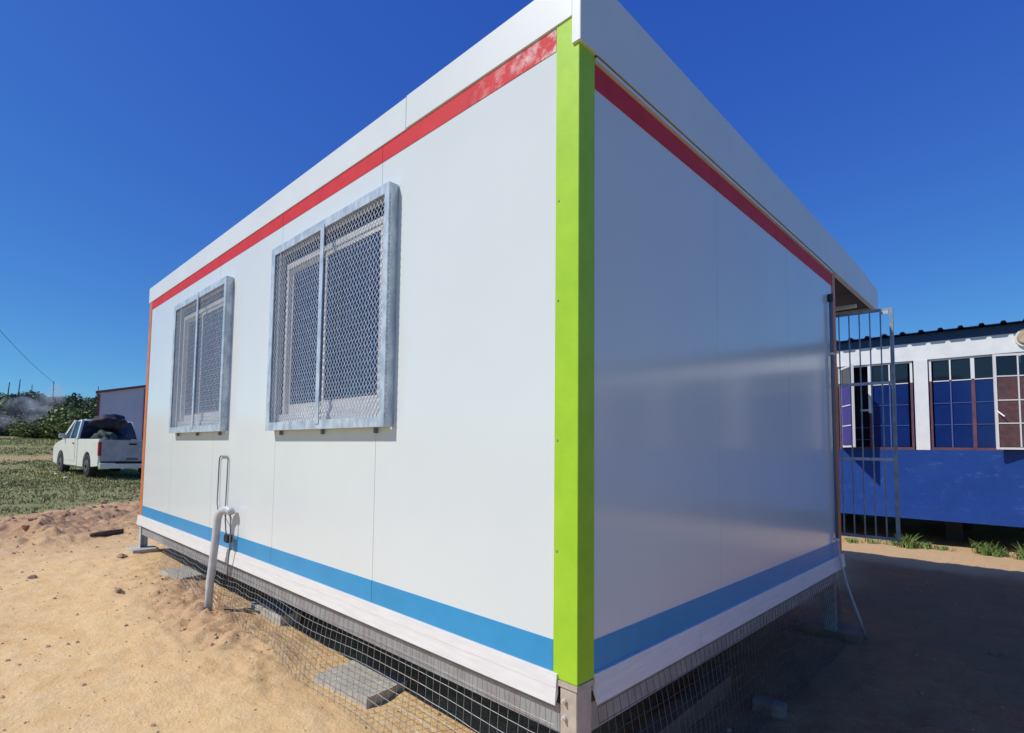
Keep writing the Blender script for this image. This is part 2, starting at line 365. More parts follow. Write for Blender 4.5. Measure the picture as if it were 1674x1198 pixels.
l.new(c, p.inputs['Base Color'])
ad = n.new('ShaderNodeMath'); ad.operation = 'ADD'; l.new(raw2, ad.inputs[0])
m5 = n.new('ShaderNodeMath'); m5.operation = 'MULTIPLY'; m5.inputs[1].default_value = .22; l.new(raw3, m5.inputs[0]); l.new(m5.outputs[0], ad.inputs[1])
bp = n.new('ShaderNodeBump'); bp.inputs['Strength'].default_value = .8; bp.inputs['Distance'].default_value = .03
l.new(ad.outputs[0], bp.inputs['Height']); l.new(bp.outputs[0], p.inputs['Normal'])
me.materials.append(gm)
go = bpy.data.objects.new('ground', me); COL.objects.link(go); go['kind'] = 'structure'; go['label'] = 'pale sandy ground rising to a grassy slope'

# ------------------------------------------------------------------ the white cabin
L_, Wd = 5.78, 3.58
cab = thing('prefab_cabin', 'white panelled prefab cabin with red and blue stripes and green corner post', 'cabin', (-2.9, 1.8, -.3))
ZB, ZT = .17, 2.70
def panel_cut(mb, axis, a0, a1, holes, d0, d1, z0=.205, z1=ZT):
    """wall panel between a0 and a1, with rectangular openings cut out"""
    cuts = sorted({a0, a1, *[min(max(h[0], a0), a1) for h in holes], *[min(max(h[1], a0), a1) for h in holes]})
    for c0, c1 in zip(cuts[:-1], cuts[1:]):
        if c1-c0 < 1e-4: continue
        mid = (c0+c1)/2; hz = [h for h in holes if h[0] < mid < h[1]]
        segs = [(z0, z1)] if not hz else [(z0, hz[0][2]), (hz[0][3], z1)]
        for s0, s1 in segs:
            if axis == 'x': mb.box(c0, c1, d0, d1, s0, s1)
            else: mb.box(d0, d1, c0, c1, s0, s1)
WIN = [(-2.446, -1.14, 1.215, 2.395), (-4.668, -3.362, 1.223, 2.403)]
seams = [-.10, -1.255, -2.45, -3.64, -4.785, -5.78]
for a, b in zip(seams[:-1], seams[1:]):
    mb = MB(); hh = [h for h in WIN if h[0] < a and h[1] > b]
    panel_cut(mb, 'x', b+.0015, a-.0015, hh, 0, .06); o = mb.build('wall_panel', M['panel'], cab)
    MB().box(b+.0015, a-.0015, -.0025, -.0002, 2.597, 2.6885).build('red_stripe', M['red'], cab)
    MB().box(b+.0015, a-.0015, -.0025, -.0002, .273, .382).build('blue_stripe', M['blue'], cab)
rseam = [.10, 1.25, 2.42, 3.58]
for a, b in zip(rseam[:-1], rseam[1:]):
    MB().box(-.06, 0, a+.001, b-.001, .205, ZT).build('wall_panel', M['panel'], cab)
    MB().box(.0002, .0025, a+.001, b-.001, 2.449, 2.545).build('red_stripe', M['red'], cab)
    MB().box(.0002, .0025, a+.001, b-.001, .273, .382).build('blue_stripe', M['blue'], cab)
MB().box(-.1, .004, -.004, .1, .252, 2.70).build('corner_post', M['green'], cab, bevel=.0015)['label'] = 'lime green corner post'
for x0, x1, y0, y1 in ((-5.88, -5.781, -.004, .1), (-.1, .006, 3.581, 3.665), (-5.88, -5.781, 3.581, 3.665)):
    MB().box(x0, x1, y0, y1, .20, 2.70).build('corner_post', M['orange'], cab, bevel=.0015)['label'] = 'orange corner post'
MB().box(-5.86, -5.80, .1, 3.58, .2, 2.70).build('end_wall', M['panel'], cab)
# rear wall with door opening hidden from here
MB().box(-5.78, -2.2, 3.6, 3.66, .2, 2.70).box(-1.3, -.1, 3.6, 3.66, .2, 2.70).box(-2.2, -1.3, 3.6, 3.66, 2.25, 2.70).build('rear_wall', M['panel'], cab)
MB().box(-2.19, -1.31, 3.61, 3.65, .22, 2.24).build('door', M['alu'], cab)
# metal trims at the foot of the wall, slightly flared, with rolled ridges
def skirt(axis, a, b, flip):
    prof = [(-.002, .270), (-.012, .268), (-.0165, .225), (-.0155, .223), (-.022, .166), (-.018, .163), (-.002, .20)]
    mb = MB()
    if axis == 'x': mb.prism([(p[0], p[1]) for p in prof], a, b, 'x')
    else: mb.prism([(-p[0], p[1]) for p in prof], a, b, 'y')
    return mb
skirt('x', -5.90, -3.05, 0).build('foot_trim', M['trim'], cab)
skirt('x', -3.048, -.078, 0).build('foot_trim', M['trim'], cab)
skirt('y', .098, .96, 0).build('foot_trim', M['trim'], cab)
skirt('y', .963, 3.70, 0).build('foot_trim', M['trim'], cab)
# corner cap, chassis channel, floor
MB().box(-.074, .006, -.008, .094, .232, .2505).build('corner_cap', M['legp'], cab)
MB().box(-5.85, -.081, .012, .062, .06, .16).build('chassis_channel', M['channel'], cab)
MB().box(-.060, -.012, .101, 3.6, .06, .16).build('chassis_channel', M['channel'], cab)
MB().box(-5.85, -.06, 3.56, 3.62, .06, .16).build('chassis_channel', M['channel'], cab)
MB().box(-5.85, -5.79, .07, 3.55, .06, .16).build('chassis_channel', M['channel'], cab)
MB().box(-5.78, -.062, .063, 3.55, .162, .204).build('floor', M['under'], cab)
for x in (-4.8, -3.9, -3.0, -2.1, -1.2):
    MB().box(x-.025, x+.025, .065, 3.55, .07, .158).build('floor_joist', M['under'], cab)
# legs
def leg(x0, x1, y0, y1, zt, m_):
    o = MB().box(x0, x1, y0, y1, H((x0+x1)/2, (y0+y1)/2)-.1, zt).build('leg', m_, cab, bevel=.002); return o
lg = leg(-.07, .0, -.001, .09, .2315, M['legp'])
for z in (.187, .129):
    t_ = MB(); t_.tube([(-.048, -.001, z), (-.048, -.012, z)], .0085, 6); t_.tube([(-.048, -.012, z), (-.048, -.022, z)], .0042, 6); t_.build('bolt', M['bolt'], lg)
leg(-5.86, -5.79, .0, .008, .165, M['galv']); leg(-5.86, -5.852, .008, .09, .165, M['galv'])
leg(-.10, -.03, 3.56, 3.63, .165, M['channel']); leg(-5.86, -5.79, 3.56, 3.63, .165, M['channel'])
leg(-2.95, -2.89, 1.8, 1.86, .165, M['channel']); leg(-2.95, -2.89, 3.5, 3.56, .165, M['channel'])
# roof and fascias
MB().box(-5.86, -.0235, .012, 5.36, 2.705, 2.80).build('roof', M['fascia'], cab)
MB().box(-5.905, -1.046, -.009, .010, 2.688, 2.862).build('fascia', M['fascia'], cab, bevel=.002)
MB().box(-1.0435, -.0235, -.010, .010, 2.692, 2.866).build('fascia', M['fascia'], cab, bevel=.002)
MB().prism([(-.014, 2.577), (5.40, 2.577), (5.40, 2.80), (4.6, 2.855), (-.014, 2.884)], -.0225, .016, 'x').build('fascia', M['fascia'], cab, bevel=.002)['label'] = 'deeper white fascia over the shaded end wall'
MB().box(-5.905, -.0235, 5.365, 5.40, 2.577, 2.80).build('fascia', M['fascia'], cab)
MB().box(-5.905, -5.87, .012, 5.36, 2.6, 2.86).build('fascia', M['fascia'], cab)
MB().box(.001, .014, .10, 3.58, 2.550, 2.566).build('drip_flange', M['trim'], cab)
MB().box(.001, .009, .10, 3.58, 2.5665, 2.5765).build('shadow_gap', M['dark'], cab)
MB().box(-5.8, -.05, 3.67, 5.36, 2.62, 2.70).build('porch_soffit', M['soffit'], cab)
MB().box(-5.8, -.047, 4.70, 4.74, 2.50, 2.53).build('porch_rail', M['trim'], cab)
for x in (-.74,): MB().box(x-.03, x+.03, 4.26, 4.32, -.42, 2.62).build('porch_post', M['galv'], cab)
# screw heads
for (x, z) in [(-.098, 2.0), (-.098, 1.62), (-.098, 1.1), (-.098, .7)]:
    MB().tube([(x+.012, -.0042, z), (x+.012, -.007, z)], .004, 6).build('screw', M['channel'], cab)

# ---- windows (glass, sashes) and steel guards
def window(x0, x1, z0, z1):
    w = MB(); fy0, fy1 = -.004, .05; t = .016
    w.box(x0, x1, fy0, fy1, z0, z0+.06).box(x0, x1, fy0, fy1, z1-t, z1)
    w.box(x0, x0+t, fy0, fy1, z0+.0601, z1-t-.0001).box(x1-t, x1, fy0, fy1, z0+.0601, z1-t-.0001)
    fr = w.build('window', M['alu'], cab)
    tz = 2.28; jl, jr = x0+.085, x1-.10
    MB().box(jl, jr+.03, -.002, .045, tz-.018, tz+.018).build('transom', M['alu'], fr)
    MB().box(x0-.005, x1+.0, -.028, -.0045, z0-.03, z0-.001).build('sill', M['alu'], fr)
    MB().box(jl, jl+.028, -.001, .045, z0+.061, tz-.019).build('jamb', M['alu'], fr)
    MB().box(jr, jr+.03, -.001, .045, z0+.061, tz-.019).build('jamb', M['alu'], fr)
    mid = (x0+x1)/2-.04
    for k, (a, b, y) in enumerate(((jl+.029, mid+.02, .024), (mid-.02, jr-.001, .006))):
        s_ = MB(); b0, b1 = z0+.062, tz-.019; e_ = .024
        s_.box(a, b, y, y+.016, b0, b0+.065).box(a, b, y, y+.016, b1-.028, b1)
        s_.box(a, a+e_, y, y+.016, b0+.0651, b1-.0281).box(b-e_, b, y, y+.016, b0+.0651, b1-.0281)
        s_.build('sash', M['alu'], fr)
        MB().box(a+e_+.001, b-e_-.001, y+.006, y+.010, b0+.066, b1-.029).build('pane', M['glass'], fr)
    MB().box(x0+t+.001, x1-t-.001, .018, .022, tz+.019, z1-t-.001).build('pane', M['glass'], fr)
    MB().box(x0+t+.001, jl-.001, .018, .022, z0+.061, tz+.018).build('pane', M['glass'], fr)
    MB().box(jr+.031, x1-t-.001, .018, .022, z0+.061, tz+.018).build('pane', M['glass'], fr)
    # pale blind behind the glass
    bl = MB()
    for i in range(34):
        z = z0+.07+i*.031
        bl.add([(x0+.06, .075, z), (x1-.06, .075, z), (x1-.06, .095, z+.012), (x0+.06, .095, z+.012)], [(0, 1, 2, 3)])
    bb = bl.build('blind', M['blind'], fr); bb['kind'] = 'stuff'
    return fr
def guard(x0, x1, z0, z1, dp=.062):
    w = .052
    g = MB()
    # back flanges to the wall plus a front flat frame: an angle-iron box
    g.box(x0, x1, -dp, -dp+.006, z0, z0+w).box(x0, x1, -dp, -dp+.006, z1-w, z1)
    g.box(x0, x0+w, -dp, -dp+.006, z0+w+.0002, z1-w-.0002).box(x1-w*.75, x1, -dp, -dp+.006, z0+w+.0002, z1-w-.0002)
    g.box(x0, x0+.006, -dp+.0062, -.004, z0, z1).box(x1-.006, x1, -dp+.0062, -.004, z0, z1)
    g.box(x0+.0062, x1-.0062, -dp+.0062, -.014, z0, z0+.006).box(x0+.0062, x1-.0062, -dp+.0062, -.004, z1-.006, z1)
    fr = g.build('window_guard', M['galv'], cab)
    mx = x0+(x1-x0)*.515
    MB().box(mx-.02, mx+.02, -dp-.006, -dp-.0003, z0+.03, z1-.03).build('mullion', M['galv'], fr)
    ms = MB(); cw, chh = .0315, .043
    nx = int((x1-x0-.05)/cw); nz = int((z1-z0-.06)/chh)
    ox = x0+.03; oz = z0+.035; yy = -dp+.011
    for i in range(nx+1):
        for j in range(nz*2):
            xa = ox+(i+(0 if j % 2 else .5))*cw; xb = ox+(i+(.5 if j % 2 else 0))*cw; xc = ox+(i+(.5 if j % 2 else 1))*cw
            za = oz+j*chh/2; zb = za+chh/2
            if j % 2 == 0:
                ms.bar((xa, yy-.002, za), (xb, yy+.002, zb), .0027, .002); ms.bar((xa, yy-.002, za), (xc, yy+.002, zb), .0027, .002)
            else:
                ms.bar((xa, yy+.002, za), (xb, yy-.002, zb), .0027, .002); ms.bar((xa+cw, yy+.002, za), (xb, yy-.002, zb), .0027, .002)
    mo = ms.build('expanded_mesh', M['galvlight'], fr); mo['kind'] = 'stuff'
    for k, t_ in enumerate((.10, .50, .90)):
        x = x0+(x1-x0)*t_
        MB().box(x-.004, x+.004, -.024, -.002, z0-.030, z0-.0005).build('lug', M['pipe'], fr)
    return fr
w2 = window(*WIN[0]); g2 = guard(-2.478, -1.102, 1.168, 2.418)
copy_part(w2, cab, (-2.222, 0, .008)); copy_part(g2, cab, (-2.222, 0, .008))
# dark room behind the windows
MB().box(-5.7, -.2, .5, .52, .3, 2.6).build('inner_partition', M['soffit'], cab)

# ---- thin drain pipe on the end wall, ending in a loose hose
dp_ = MB().tube([(.018, 3.452, 2.33), (.018, 3.46, 1.6), (.018, 3.468, .40)], .011, 8).build('drain_pipe', M['pipe'], cab, smooth=True)
MB().tube([(.018, 3.452, 2.29), (.018, 3.452, 2.35)], .019, 8).build('pipe_cap', M['blackp'], dp_)
for z in (1.86, .395): MB().box(.003, .032, 3.445, 3.485, z, z+.018).build('pipe_clip', M['trim'], dp_)
hp = [(.018, 3.468, .42), (.028, 3.455, .33), (.04, 3.488, .2), (.055, 3.55, .06), (.085, 3.64, -.12), (.10, 3.73, -.24), (.115, 3.86, H(.115, 3.86)-.01)]
MB().tube(hp, .0105, 8).build('hose', M['whitehose'], dp_, smooth=True)

# ------------------------------------------------------------------ welded wire mesh hung under the cabin
def wire_mesh(name, label, axis, a0, a1, m_):
    rows = 11; cols = int((a1-a0)/.05); mb = MB()
    def pt(a, s):                                   # s: 0 at top, 1 at ground
        if axis == 'x':
            zg = H(a, -.06)-.02; y = -.006-.055*s-.018*math.sin(a*3.1+1)*math.sin(s*2.6)-.010*math.sin(a*7+2)*s
            z = .150*(1-s)+zg*s+.008*math.sin(a*4.2)*math.sin(s*3.1); return (a, y, z)
        zg = H(.07, a)-.02; x = .012+.06*s+.02*math.sin(a*2.7)*math.sin(s*2.6)
        return (x, a, .150*(1-s)+zg*s+.008*math.sin(a*3.6)*math.sin(s*3.1))
    tot = .45
    for i in range(cols+1):
        a = a0+i*.05+.004*math.sin(i*1.7)
        mb.tube([pt(a, k/6) for k in range(7)], .0014, 4, False)
    for j in range(rows):
        s_ = j/(rows-1)*1.0
        mb.tube([pt(a0+(a1-a0)*k/90, s_) for k in range(91)], .0015, 4, False)
    o = mb.build(name, M[m_]); tag(o, label, 'wire mesh'); return o
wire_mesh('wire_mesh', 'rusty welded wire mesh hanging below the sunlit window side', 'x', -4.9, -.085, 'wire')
wire_mesh('wire_mesh', 'welded wire mesh hanging in shade below the end wall', 'y', .11, 3.45, 'wireshade')

# ------------------------------------------------------------------ slabs, blocks, stones
def slab(name, label, cx, cy, lx, ly, h, rz, cat='slab', m_='concrete', lift=.02, tilt=0, group=None):
    c, s_ = math.cos(rz), math.sin(rz); mb = MB(); z = H(cx, cy)
    k = 8; pts = []
    rr = random.Random(hash(label) % 1000 if False else len(label)*31+int(abs(cx)*100))
    for i in range(k*4):
        e_, t_ = divmod(i, k); t_ = t_/k
        q = [(-1+2*t_, -1), (1, -1+2*t_), (1-2*t_, 1), (-1, 1-2*t_)][e_]
        j = 1+rr.uniform(-.03, .012)
        x, y = q[0]*lx/2*j, q[1]*ly/2*j; pts.append((cx+x*c-y*s_, cy+x*s_+y*c))
    n_ = len(pts)
    top = [(x, y, z+lift+h/2+tilt*(x-cx)) for x, y in pts]; bot = [(x, y, z+lift-h/2-.02) for x, y in pts]
    mb.add(bot+top, [tuple(range(n_))[::-1], tuple(range(n_, 2*n_))]+[(i, (i+1) % n_, n_+(i+1) % n_, n_+i) for i in range(n_)])
    o = mb.build(name, M[m_]); tag(o, label, cat, group); return o
slab('concrete_slab', 'grey concrete slab with broken edge behind the wire mesh, nearest', -1.60, .17, .46, .30, .045, R(8), lift=.02)
slab('concrete_slab', 'narrow grey concrete slab halfway along under the cabin', -2.93, .26, .50, .16, .06, R(2), lift=.03)
slab('concrete_slab', 'flat concrete slab in the sand left of the white standpipe', -4.50, .10, .46, .30, .04, R(10), lift=.015)
slab('concrete_pad', 'pale concrete pad under the far left cabin leg', -5.80, .03, .30, .26, .035, 0, 'pad', lift=.012)
slab('concrete_pad', 'shaded concrete pad under the rear right cabin leg', -.10, 3.72, .44, .36, .06, R(5), 'pad', 'shadeconc', lift=.03)
slab('concrete_pad', 'concrete pad under the near corner leg', -.04, .06, .34, .34, .05, 0, 'pad', lift=.0)
slab('concrete_beam', 'slanting concrete lintel lying under the shaded end wall', -.235, 1.35, .10, 1.15, .09, R(2), 'concrete beam', 'shadeconc', lift=.05)
slab('loose_brick', 'single brick lying on shaded soil beside the wire mesh', .03, 1.83, .16, .085, .06, R(8), 'brick', 'stone', lift=.025)
slab('loose_brick', 'flat pale brick on shaded soil near right edge', .86, 4.04, .085, .04, .025, R(50), 'brick', 'shadeconc', lift=.015)

def rock(name, label, x, y, r, m_='stone', cat='stone', sq=.6, group=None):
    import bmesh
    bm = bmesh.new(); bmesh.ops.create_icosphere(bm, subdivisions=2, radius=1)
    rr = random.Random(int(x*977+y*131))
    ph = [rr.uniform(0, 6) for _ in range(6)]
    for v in bm.verts:
        k = 1+.18*math.sin(v.co.x*3+ph[0])+.15*math.sin(v.co.y*4+ph[1])+.12*math.sin(v.co.z*5+ph[2])+rr.uniform(-.07, .07)
        v.co *= k*r; v.co.z *= sq
    me_ = bpy.data.meshes.new(name); bm.to_mesh(me_); bm.free(); me_.materials.append(M[m_])
    o = bpy.data.objects.new(name, me_); COL.objects.link(o); o.location = (x, y, H(x, y)+r*sq*.35); tag(o, label, cat, group); return o
rock('stone', 'dark stone alone on the sand left of the standpipe', -4.28, -.50, .035)
rock('stone', 'small dark stone on open sand near the left edge', -5.1, -1.0, .03)
rock('stone', 'brown stone in the loose soil at the standpipe foot', -3.22, -.17, .04)
rock('stone', 'reddish stone by the far left leg pad', -5.55, -.22, .045)
for k in range(46):
    t_ = rng.uniform(0, 1); x = -6.4-5.6*t_+rng.uniform(-.6, .6); y = -1.6+3.0*t_+rng.uniform(-.55, .4)
    rock('soil_clod', 'reddish clod of earth in the turned soil by the grass edge', x, y, rng.uniform(.02, .055), 'clod', 'clod', .6, 'clods along the turned soil')
# pebbles: too many to count
def pebbles():
    mb = MB()
    def one(x, y, r):
        z = H1[i_]; a = rng.uniform(0, 3)
        vs = []
        for k in range(5): 
            t_ = a+k*2*math.pi/5; rr = r*rng.uniform(.7, 1.2); vs.append((x+rr*math.cos(t_), y+rr*math.sin(t_), z-.002))
        vs2 = [(x+(v[0]-x)*.55, y+(v[1]-y)*.55, z+r*rng.uniform(.4, .8)) for v in vs]
        mb.add(vs+vs2, [(5, 6, 7, 8, 9)]+[(k, (k+1) % 5, 5+(k+1) % 5, 5+k) for k in range(5)])
    N = 3200
    xs = np.concatenate([rng.uniform(-9, -.1, N//2), rng.uniform(-12.5, -6, N//4), rng.normal(-3.5, .8, N//8), rng.uniform(-.2, 1.6, N//8)])
    ys = np.concatenate([rng.uniform(-2.2, .6, N//2), rng.uniform(-2.5, 2, N//4), rng.normal(-.15, .25, N//8), rng.uniform(.6, 8.9, N//8)])
    H1 = hgt(xs, ys)
    rs = .002+rng.exponential(.0034, len(xs)); rs = np.clip(rs, 0, .017)
    for i_ in range(len(xs)):
        one_r = rs[i_]*(1.5 if xs[i_] < -6 else 1); x, y, r = xs[i_], ys[i_], one_r
        z = H1[i_]; a = rng.uniform(0, 3); vs = []
        for k in range(5):
            t_ = a+k*2*math.pi/5; q = r*rng.uniform(.7, 1.2); vs.append((x+q*math.cos(t_), y+q*math.sin(t_), z-.002))
        vs2 = [(x+(v[0]-x)*.55, y+(v[1]-y)*.55, z+r*rng.uniform(.4, .8)) for v in vs]
        mb.add(vs+vs2, [(5, 6, 7, 8, 9)]+[(k, (k+1) % 5, 5+(k+1) % 5, 5+k) for k in range(5)])
    o = mb.build('pebbles', M['pebble']); o['kind'] = 'stuff'; o['label'] = 'small pebbles and crumbs of soil scattered over the sand'; o['category'] = 'pebbles'
pebbles()
lgx = [(-6.9, -.28), (-7.02, -.10), (-7.12, .10)]
o = MB().tube([(x, y, H(x, y)+.025) for x, y in lgx], [.022, .038, .03], 9).build('charred_log', M['log'], smooth=True)
tag(o, 'short dark charred log lying on the sand left of the cabin', 'log')
pts = [(-3.24, .0), (-3.1, .10), (-2.98, .2), (-2.88, .30)]
o = MB().tube([(x, y, H(x, y)+.015) for x, y in pts], [.006, .009, .008, .006], 7).build('fallen_stick', M['bark'], smooth=True)
tag(o, 'brown stick on the soil between standpipe and narrow slab', 'stick')

# ------------------------------------------------------------------ standpipe with cable
sp_ = thing('standpipe', 'white plastic standpipe leaning by the cabin with wire loop above', 'pipe', (-3.29, -.10, H(-3.29, -.1)))
zb = H(-3.29, -.1)
MB().tube([(-3.275, -.112, zb-.15), (-3.265, -.108, .0), (-3.205, -.10, .36), (-3.19, -.098, .50), (-3.175, -.092, .545), (-3.15, -.078, .572), (-3.10, -.06, .582), (-3.065, -.05, .575), (-3.052, -.046, .555)], .029, 14).build('pipe', M['pvc'], sp_, smooth=True)
lp = [(-3.20, -.085, .52), (-3.44, -.018, .60), (-3.452, -.012, .80), (-3.448, -.012, .955), (-3.425, -.012, .978), (-3.285, -.012, .978), (-3.262, -.012, .955), (-3.266, -.012, .78), (-3.275, -.012, .60), (-3.17, -.06, .55)]
MB().tube(lp, .0052, 6).build('wire_loop', M['cable'], sp_, smooth=True)
cb = [(-3.075, -.055, .585), (-3.055, -.05, .50), (-3.05, -.05, .40), (-3.055, -.05, .30), (-3.075, -.05, .18), (-3.085, -.045, .09)]
MB().tube(cb, .006, 6).build('cable', M['cable'], sp_, smooth=True)
MB().tube([(-3.13, -.06, .56), (-3.14, -.058, .50), (-3.13, -.055, .42), (-3.11, -.05, .36)], .005, 6).build('cable', M['cable'], sp_, smooth=True)
MB().box(-3.135, -3.055, -.068, -.03, .335, .395).build('connector', M['blackp'], sp_, bevel=.006)

# ------------------------------------------------------------------ open security gate at the rear corner
gt = thing('security_gate', 'open barred steel security gate beyond the rear cabin corner', 'gate', (-.2, 4.4, .3))
ga, gb_ = Vector((-.70, 4.38, 0)), Vector((.275, 4.42, 0)); gd = (gb_-ga).normalized(); z0, z1 = .325, 2.385
f_ = MB()
def gp(t, z): q = ga+gd*t; return (q.x, q.y, z)
LG = (gb_-ga).length
f_.bar(gp(LG-.012, z0), gp(LG-.012, z1), .026, .026); f_.bar(gp(.012, z0), gp(.012, z1), .026, .026)
f_.bar(gp(.026, z0+.012), gp(LG-.026, z0+.012), .024, .024, (0, 0, 1)); f_.bar(gp(.026, z1-.012), gp(LG-.026, z1-.012), .024, .024, (0, 0, 1))
f_.build('frame', M['galvdark'], gt)
for z in (1.033, 1.715): MB().bar(gp(.026, z), gp(LG-.026, z), .026, .010, (0, 1, 0)).build('rail', M['galvlight'], gt)
nb = 12
for i in range(1, nb):
    t_ = LG-.012-i*.078
    MB().tube([gp(t_, z0+.024), gp(t_, z1-.024)], .0055, 6).build('bar', M['galvdark'], gt)
MB().box(gp(LG-.09, 0)[0], gp(LG-.03, 0)[0], 4.395, 4.40, z1-.055, z1-.025).build('lock_plate', M['galv'], gt)

# ------------------------------------------------------------------ blue classroom
YB = 9.6
cl = thing('classroom_building', 'blue and white painted classroom with navy corrugated roof behind the cabin', 'building', (3, 12, -.34))
zs, zt = 1.20, 2.605                                      # sill and head of the windows
XL, XR = -7.5, 13.5
# bays: pillar .22 wide then a window of about 0.95; measured bay pattern from the visible one
pill = -.191; bay = 1.55
bays = [pill+bay*k for k in range(-5, 9)]
MB().box(XL, XR, YB, YB+.15, .075, zs-.03).build('lower_wall', M['classblue'], cl)
MB().box(XL, XR, YB, YB+.15, zt, 3.02).build('upper_wall', M['classwhite'], cl)
for i in range(3):
    pass
for k, x in enumerate(bays):
    if x > XL and x+.19 < XR: MB().box(x-.02, x+.15, YB-.006, YB+.14, zs-.029, zt-.001).build('pillar', M['classwhite'], cl)
MB().box(XL+.05, XR-.05, YB+.75, YB+.8, .1, 2.9).build('inner_wall', M['blackp'], cl)
MB().box(XL+.05, XR-.05, YB+.15, YB+6.5, .08, .16).build('floor', M['under'], cl)
MB().box(XL, XR, YB+6.5, YB+6.65, .08, 3.3).build('rear_wall', M['classblue'], cl)
for x in (XL, XR-.12): MB().prism([(YB+.151, .165), (YB+6.49, .165), (YB+6.49, 3.28), (YB+.151, 2.98)], x, x+.12, 'x').build('side_wall', M['classblue'], cl)
for k in range(12):
    x = XL+.4+k*1.8
    for y in (YB+1.3, YB+3.3, YB+6.2): MB().box(x-.1, x+.1, y-.1, y+.1, -.5, .078).build('pier', M['under'], cl)
# roof of ribbed sheet, ribs run from eave to ridge
def rib_sheet():
    mb = MB(); prof = []; x = XL-.15; p_ = .232
    # rib tops were seen at x=.142, .380, .601
    x0 = .142-.232*34
    k = 0
    while x0+k*p_ < XR+.2:
        c_ = x0+k*p_
        prof += [(c_-.036, 0), (c_-.02, .034), (c_+.02, .034), (c_+.036, 0)]; k += 1
    ye, yr_ = YB-.16, YB+6.9; ze, zr = 3.025, 3.33
    vs = [(a, ye, ze+b) for a, b in prof]+[(a, yr_, zr+b) for a, b in prof]+[(a, ye, ze+b+.004) for a, b in prof]+[(a, yr_, zr+b+.004) for a, b in prof]
    n_ = len(prof); fs = []
    for i in range(n_-1):
        fs += [(i, i+1, n_+i+1, n_+i), (2*n_+i, 3*n_+i, 3*n_+i+1, 2*n_+i+1), (i, 2*n_+i, 2*n_+i+1, i+1)]
    mb.add(vs, fs); return mb
rib_sheet().build('roof_sheet', M['navy'], cl)
MB().box(XL, XR, YB-.012, YB-.0005, 2.886, 3.018).build('eaves_shade_strip', M['navy'], cl)  # navy strip added over shaded white wall to deepen the shade under the eaves
# steel window frames, one set of pieces copied along the bays
def frame_bar(x0, x1, z0_, z1_, m_, par, y=YB+.03, d=.03, nm='glazing_bar'):
    return MB().box(x0, x1, y, y+d, z0_, z1_).build(nm, M[m_], par)
def class_window(x0, x1, skip=None):
    """window spanning x0..x1 with mid post; skip = (a, b) leaves the opening empty"""
    wf = MB(); wf.box(x0, x1, YB+.015, YB+.06, zs-.029, zs+.012)
    w = wf.build('window', M['winmaroon'], cl)
    frame_bar(x0, x1, zt-.03, zt-.002, 'winwhite', w)
    frame_bar(x0, x0+.03, 2.255, zt-.031, 'winwhite', w); frame_bar(x1-.03, x1, 2.255, zt-.031, 'winwhite', w)
    frame_bar(x0, x0+.03, zs+.013, 2.254, 'winmaroon', w); frame_bar(x1-.03, x1, zs+.013, 2.254, 'winmaroon', w)
    return w
colx = [.0+.005, .222, .478, .725, .975, 1.22]
zrow = [zs+.013, 1.564, 1.90, 2.25, zt-.031]
def fill(w, cols, thick, hide=()):
    for i in range(len(cols)-1):
        a, b = cols[i], cols[i+1]
        if i in hide: continue
        for r in range(4):
            m_ = 'darkglass' if r == 3 else 'classboard'
            MB().box(a+.016, b-.016, YB+.042, YB+.047, zrow[r]+.006, zrow[r+1]-.006).build('pane', M[m_], w)
        for r in (1, 2): frame_bar(a+.014, b-.014, zrow[r]-.005, zrow[r]+.005, 'winblue', w)
        frame_bar(a+.014, b-.014, 2.243, 2.256, 'winwhite', w)
    for i in range(1, len(cols)-1):
        t_ = .022 if cols[i] in thick else .009
        frame_bar(cols[i]-t_, cols[i]+t_, 2.257, zt-.031, 'winwhite', w, YB+.025)
        frame_bar(cols[i]-t_, cols[i]+t_, zs+.013, 2.242, 'winmaroon' if t_ > .01 else 'winblue', w, YB+.025)
w = class_window(.0-.03, 1.235+.03); fill(w, colx, (.478, .975), hide=(3, 4))
# an open sash on the right of it, hinged on its far side
def open_sash(hx, hy, ex, ey, z0_, z1_, cols, glassm, framem, par, lower='curtain'):
    a = Vector((ex, ey, 0)); b = Vector((hx, hy, 0)); d = b-a; Ls = d.length; d.normalize(); nrm = Vector((-d.y, d.x, 0))
    def q(t, z): r = a+d*t; return (r.x, r.y, z)
    f = MB()
    f.bar(q(.015, z0_), q(.015, z1_), .03, .03, nrm); f.bar(q(Ls-.015, z0_), q(Ls-.015, z1_), .03, .03, nrm)
    f.bar(q(.03, z0_+.015), q(Ls-.03, z0_+.015), .03, .028, nrm); f.bar(q(.03, z1_-.015), q(Ls-.03, z1_-.015), .03, .028, nrm)
    o = f.build('open_sash', M[framem], par)
    zr = [z0_+.03, 1.564, 1.90, 2.25, z1_-.03]
    for r in (1, 2, 3): MB().bar(q(.03, zr[r]), q(Ls-.03, zr[r]), .016, .02, nrm).build('glazing_bar', M[framem], o)
    cs = [.03]+[Ls*(k+1)/cols for k in range(cols-1)]+[Ls-.03]
    for k in range(1, cols):
        for r in range(4): MB().bar(q(cs[k], zr[r]+.009), q(cs[k], zr[r+1]-.009), .016, .018, nrm).build('glazing_bar', M[framem], o)
    for k in range(cols):
        for r in range(4):
            mm = M['darkglass'] if r == 3 else M[lower]
            g_ = MB(); g_.bar(q((cs[k]+cs[k+1])/2, zr[r]+.009), q((cs[k]+cs[k+1])/2, zr[r+1]-.009), cs[k+1]-cs[k]-.018, .004, nrm); g_.build('pane', mm, o)
    return o, q
o, q = open_sash(1.215, YB-.01, .71, YB-.17, 1.185, 2.575, 2, 'darkglass', 'winwhite', w)
hq = q(.03, 1.72)
